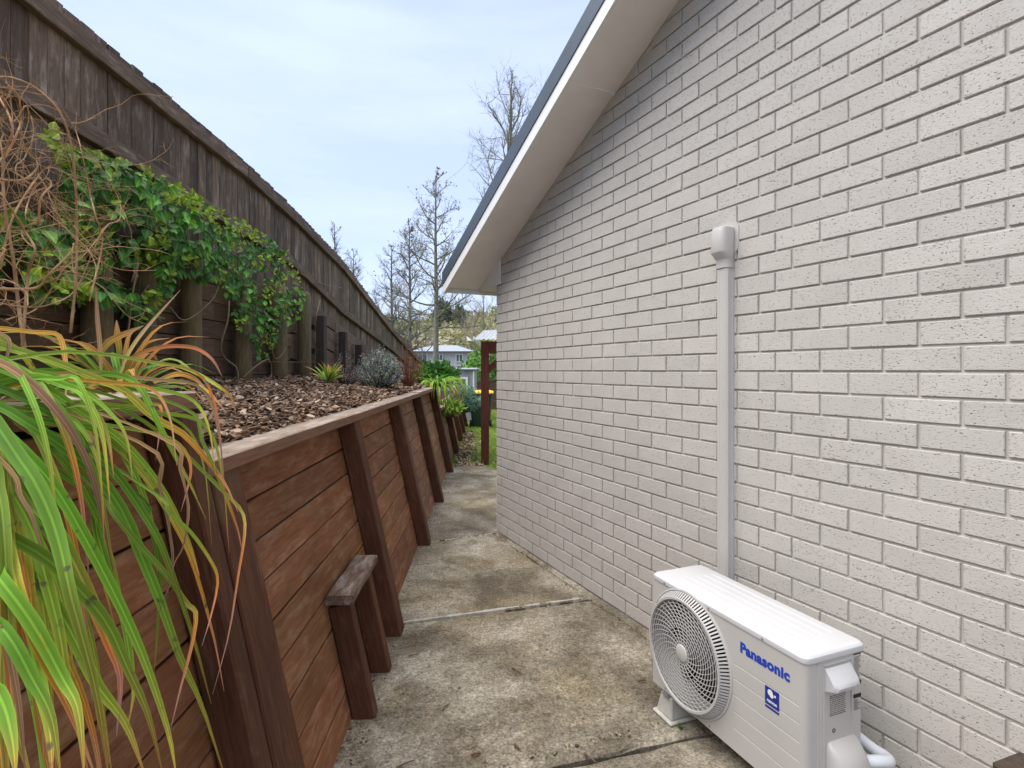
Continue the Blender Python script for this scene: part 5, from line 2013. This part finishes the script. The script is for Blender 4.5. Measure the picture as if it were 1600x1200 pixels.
hm = MB()
nx, ny = 70, 26
for j in range(ny + 1):
    for i in range(nx + 1):
        x, y_ = -160 + 300 * i / nx, 52 + 160 * j / ny
        hm.v.append((x, y_, hillz(x, y_)))
for j in range(ny):
    for i in range(nx):
        a = j * (nx + 1) + i
        hm.f.append((a, a + 1, a + nx + 2, a + nx + 1))
hm.build('hill', MAT['hill'], kind='structure', smooth=True)


def crown_quads(m, c, rx, rz, n, cols, size, rr_, conical=False):
    for i in range(n):
        while True:
            v_ = Vector((rr_.uniform(-1, 1), rr_.uniform(-1, 1), rr_.uniform(-1, 1)))
            if v_.length < 1:
                break
        v_ = v_.normalized() * (v_.length ** .45)
        if conical:
            h_ = rr_.random() ** 1.3
            a = rr_.uniform(0, 6.28)
            r_ = rx * (1 - h_) * rr_.uniform(.5, 1.05)
            p = Vector(c) + Vector((math.cos(a) * r_, math.sin(a) * r_, rz * (2 * h_ - 1)))
        else:
            lump = 1 + .35 * noise.noise((v_.x * 2.2 + c[0], v_.y * 2.2 + c[1], v_.z * 2.2))
            p = Vector(c) + Vector((v_.x * rx, v_.y * rx, v_.z * rz)) * lump
        d = Vector((rr_.gauss(0, 1), rr_.gauss(0, 1), rr_.gauss(0, 1))).normalized()
        e_ = d.orthogonal().normalized()
        s_ = size * rr_.uniform(.6, 1.4)
        f_ = rr_.uniform(.75, 1.3)
        c_ = tuple(x * f_ for x in rr_.choice(cols))
        m.add([p - d * s_ * .7, p + e_ * s_ * .45, p + d * s_ * .8, p - e_ * s_ * .45], [(0, 1, 2, 3)], c_)


rr = random.Random(91)
fw = MB()
PALS = [[(.13, .17, .045), (.18, .21, .06)], [(.25, .26, .07), (.31, .31, .09)], [(.08, .12, .04), (.11, .15, .05)], [(.40, .36, .23), (.48, .43, .29)], [(.28, .24, .13), (.33, .29, .17)]]
for i in range(420):
    y_ = rr.uniform(60, 150)
    x = rr.uniform(-.42, .12) * y_ if i < 320 else rr.uniform(-1.1, 1.1) * y_
    r_ = rr.uniform(1.2, 2.6)
    crown_quads(fw, (x, y_, hillz(x, y_) + r_ * .55), r_, r_ * rr.uniform(.7, 1.05), 110, rr.choice(PALS), .42, rr)
fw.build('hillside_wood', MAT['foliage'], kind='stuff')


def leafy_tree(name, loc, label, H, rx, rz, cols, n, size, seed, conical=False, group=None, trunk=.1):
    rr_ = random.Random(seed)
    root = empty(name, loc, label=label, cat='tree' if 'shrub' not in name else 'shrub', group=group)
    m = MB()
    m.tube([(0, 0, -.1), (.02, .01, H * .4), (0, 0, H * .85)], [trunk, trunk * .8, trunk * .3], 7)
    for q in range(7):
        a = rr_.uniform(0, 6.28)
        z = H * rr_.uniform(.35, .8)
        m.tube([(0, 0, z), (math.cos(a) * rx * .35, math.sin(a) * rx * .35, z + rx * .2), (math.cos(a) * rx * .75, math.sin(a) * rx * .75, z + rx * .3)], [trunk * .4, trunk * .25, trunk * .1], 5, False)
    m.build('trunk', MAT['bark'], root)
    m = MB()
    crown_quads(m, (0, 0, H - rz), rx, rz, n, cols, size, rr_, conical)
    m.build('crown', MAT['foliage'], root, kind='stuff')
    return root


mb_, t, b = new_mat('grey_bark')
f = tex(t, coords(t, 'Object', (6, 6, 1.2)), 5, 6, .7)
setc(t, b, ramp(t, f, [(.3, (.10, .09, .075)), (.5, (.20, .185, .16)), (.75, (.32, .30, .26))]), .9, .15)
bump(t, b, f, .6, .02)
MAT['bark'] = mb_
DARK = [(.05, .09, .05), (.08, .12, .07)]
for (px, py, Y, H, rx, lab, sd) in ((692, 470, 120, 8.5, 2.0, 'dark conifer on the skyline just right of the tall bare trunk', 1), (717, 478, 120, 6.5, 1.3, 'smaller dark conifer on the skyline beside the eave', 2)):
    p = at(px, py, Y)
    leafy_tree('dark_conifer', (p.x, Y, hillz(p.x, Y)), lab, p.z - hillz(p.x, Y), rx, (p.z - hillz(p.x, Y)) * .45, DARK, 900, .55, sd, False, 'dark conifers on the hill', .2)
GRN = [(0.135, 0.285, 0.045), (0.195, 0.375, 0.068), (0.090, 0.195, 0.038)]
leafy_tree('garden_shrub', (-.95, 24.5, -.05), 'bright green shrub behind the brown back fence left of the pergola post', 2.75, 1.2, 1.25, GRN, 2600, .12, 31)
leafy_tree('garden_shrub', (.35, 26, -.05), 'taller yellow-green shrub behind the pergola post', 3.1, 1.4, 1.5, [(.24, .34, .06), (.16, .26, .04)], 2600, .12, 32)
leafy_tree('garden_shrub', (-2.6, 30, -.05), 'olive green shrub between the shed and the pale house', 1.6, 1.4, .7, [(.15, .19, .05), (.20, .23, .07)], 2200, .13, 33)


# ------------------------------------------------------------------ bare trees
def bare_tree(name, loc, label, H, rad, spread, seed, first=.25, nb=26, up=.35, twig_l=.5, col_m=None, leafbits=0, conical=True, depth=3, lean=(0, 0), bitcol=((.16, .10, .06),)):
    rr_ = random.Random(seed)
    root = empty(name, loc, label=label, cat='tree', group='bare winter trees')
    tr = MB()
    P = [Vector((lean[0] * t_ + .03 * H * .05 * math.sin(t_ * 9 + seed), lean[1] * t_ + .03 * H * .05 * math.cos(t_ * 7 + seed), H * t_)) for t_ in [i / 14 for i in range(15)]]
    P[0].z = -.1
    tr.tube(P, [rad * (1 - .93 * (i / 14) ** .9) + .012 for i in range(15)], 9)
    tr.build('trunk', MAT['bark'], root, smooth=True)
    cr_, lf = MB(), MB()

    def grow(p, d, L, r_, dp):
        n = 5 if dp < 2 else 3
        pts = [p]
        for i in range(n):
            d = (d + Vector((rr_.gauss(0, .16), rr_.gauss(0, .16), rr_.gauss(.05, .13)))).normalized()
            pts.append(pts[-1] + d * L / n)
        cr_.tube(pts, [r_ * (1 - .75 * i / n) for i in range(n + 1)], 5 if dp == 0 else 3, False)
        if dp >= depth:
            if leafbits and rr_.random() < leafbits:
                q = pts[-1]
                s_ = rr_.uniform(.02, .05)
                o1 = Vector((rr_.gauss(0, 1), rr_.gauss(0, 1), rr_.gauss(0, 1))).normalized() * s_
                o2 = o1.orthogonal().normalized() * s_ * .6
                lf.add([q - o1, q + o2, q + o1, q - o2], [(0, 1, 2, 3)], rr_.choice(bitcol))
            return
        k = rr_.randint(5, 7) if dp < 2 else rr_.randint(3, 5)
        for q in range(k):
            i = rr_.randint(1, n)
            dd = (d * .9 + Vector((rr_.gauss(0, .65), rr_.gauss(0, .65), rr_.gauss(.12, .5)))).normalized()
            grow(pts[i], dd, L * rr_.uniform(.32, .58), r_ * .5 * (1 - .5 * i / n) + .0016, dp + 1)

    for i in range(nb):
        t_ = first + (1 - first) * ((i + rr_.random()) / nb)
        k_ = t_ * 14
        p = P[min(int(k_), 13)].lerp(P[min(int(k_) + 1, 14)], k_ - int(k_))
        az = i * 2.4 + rr_.uniform(-.5, .5)
        prof = (1 - t_) ** .75 + .12 if conical else math.sin(math.pi * min(1, .15 + t_ * .85)) + .15
        L = spread * prof * rr_.uniform(.75, 1.15)
        el = up + .5 * t_
        d = Vector((math.cos(az) * math.cos(el), math.sin(az) * math.cos(el), math.sin(el)))
        grow(p, d, L, rad * .42 * (1 - t_ * .75) + .006, 0)
    cr_.build('crown', col_m or MAT['bark'], root)
    if leafbits:
        lf.build('dead_leaves', MAT['foliage'], root, kind='stuff')
    return root


MAT['blue_twig'] = plain('grey_twigs', (.15, .145, .14), .9, .1, grime=.4, scale=3)
MAT['pale_twig'] = plain('pale_twigs', (.30, .25, .19), .9, .1, grime=.3, scale=3)
p = at(681, 275, 22)
bare_tree('bare_tree', (p.x, 22, -.05), 'tall bare tree with a straight grey trunk beyond the garden', p.z + .05, .135, 2.5, 4, .34, 30, .12, leafbits=.22, bitcol=((.10, .07, .05), (.15, .10, .07)))
p = at(640, 352, 30)
bare_tree('bare_tree', (p.x, 30, -.05), 'feathery bare tree left of the tall straight trunk', p.z, .15, 2.6, 9, .12, 34, .25, col_m=MAT['blue_twig'], leafbits=.4)
p = at(612, 385, 32)
bare_tree('bare_tree', (p.x, 32, -.05), 'lower feathery bare tree rising from behind the fence end', p.z, .14, 2.3, 10, .12, 28, .3, col_m=MAT['blue_twig'])
p = at(523, 348, 34)
bare_tree('bare_tree', (p.x, 34, -.05), 'small bare treetop showing alone above the fence', p.z, .15, 2.2, 14, .15, 26, .5, col_m=MAT['blue_twig'])
p = at(553, 392, 36)
bare_tree('bare_tree', (p.x, 36, -.05), 'bare treetop above the fence right of the lone one', p.z, .15, 2.6, 15, .15, 28, .4, col_m=MAT['blue_twig'])
p = at(822, 130, 19)
bare_tree('bare_tree', (p.x - .8, 19, -.05), 'big bare tree fanning out above the roof edge', p.z, .20, 2.8, 20, .40, 14, .85, conical=False, lean=(.3, 0), depth=3)
p = at(756, 440, 34)
bare_tree('bare_tree', (p.x, 34, -.05), 'pale twiggy tree under the eave end', 6.2, .12, 2.6, 22, .3, 12, .5, col_m=MAT['pale_twig'], conical=False)
p = at(660, 500, 50)
bare_tree('bare_tree', (p.x, 52, -.05), 'pale brown bare tree behind the light house roof', 6.3, .14, 2.6, 23, .3, 11, .5, col_m=MAT['pale_twig'], conical=False)
p = at(735, 500, 50)
bare_tree('bare_tree', (p.x, 56, .0), 'pale bare tree on the foot of the hill', 7.0, .14, 3.0, 24, .3, 12, .5, col_m=MAT['pale_twig'], conical=False)

# dark sawn post that just enters the lower right corner
cp = empty('corner_post', (1.24, 1.30, 0), label='dark brown timber post end in the lower right corner', cat='post')
bm_ = fix_normals(board_mesh(.53, .12, .12, 3, 3, .008, .001, 'post'))
put('timber', bm_, MAT['dark_square'], cp, Matrix.Rotation(R(20), 4, 'Z') @ T(-.06, -.06, 0) @ PV)
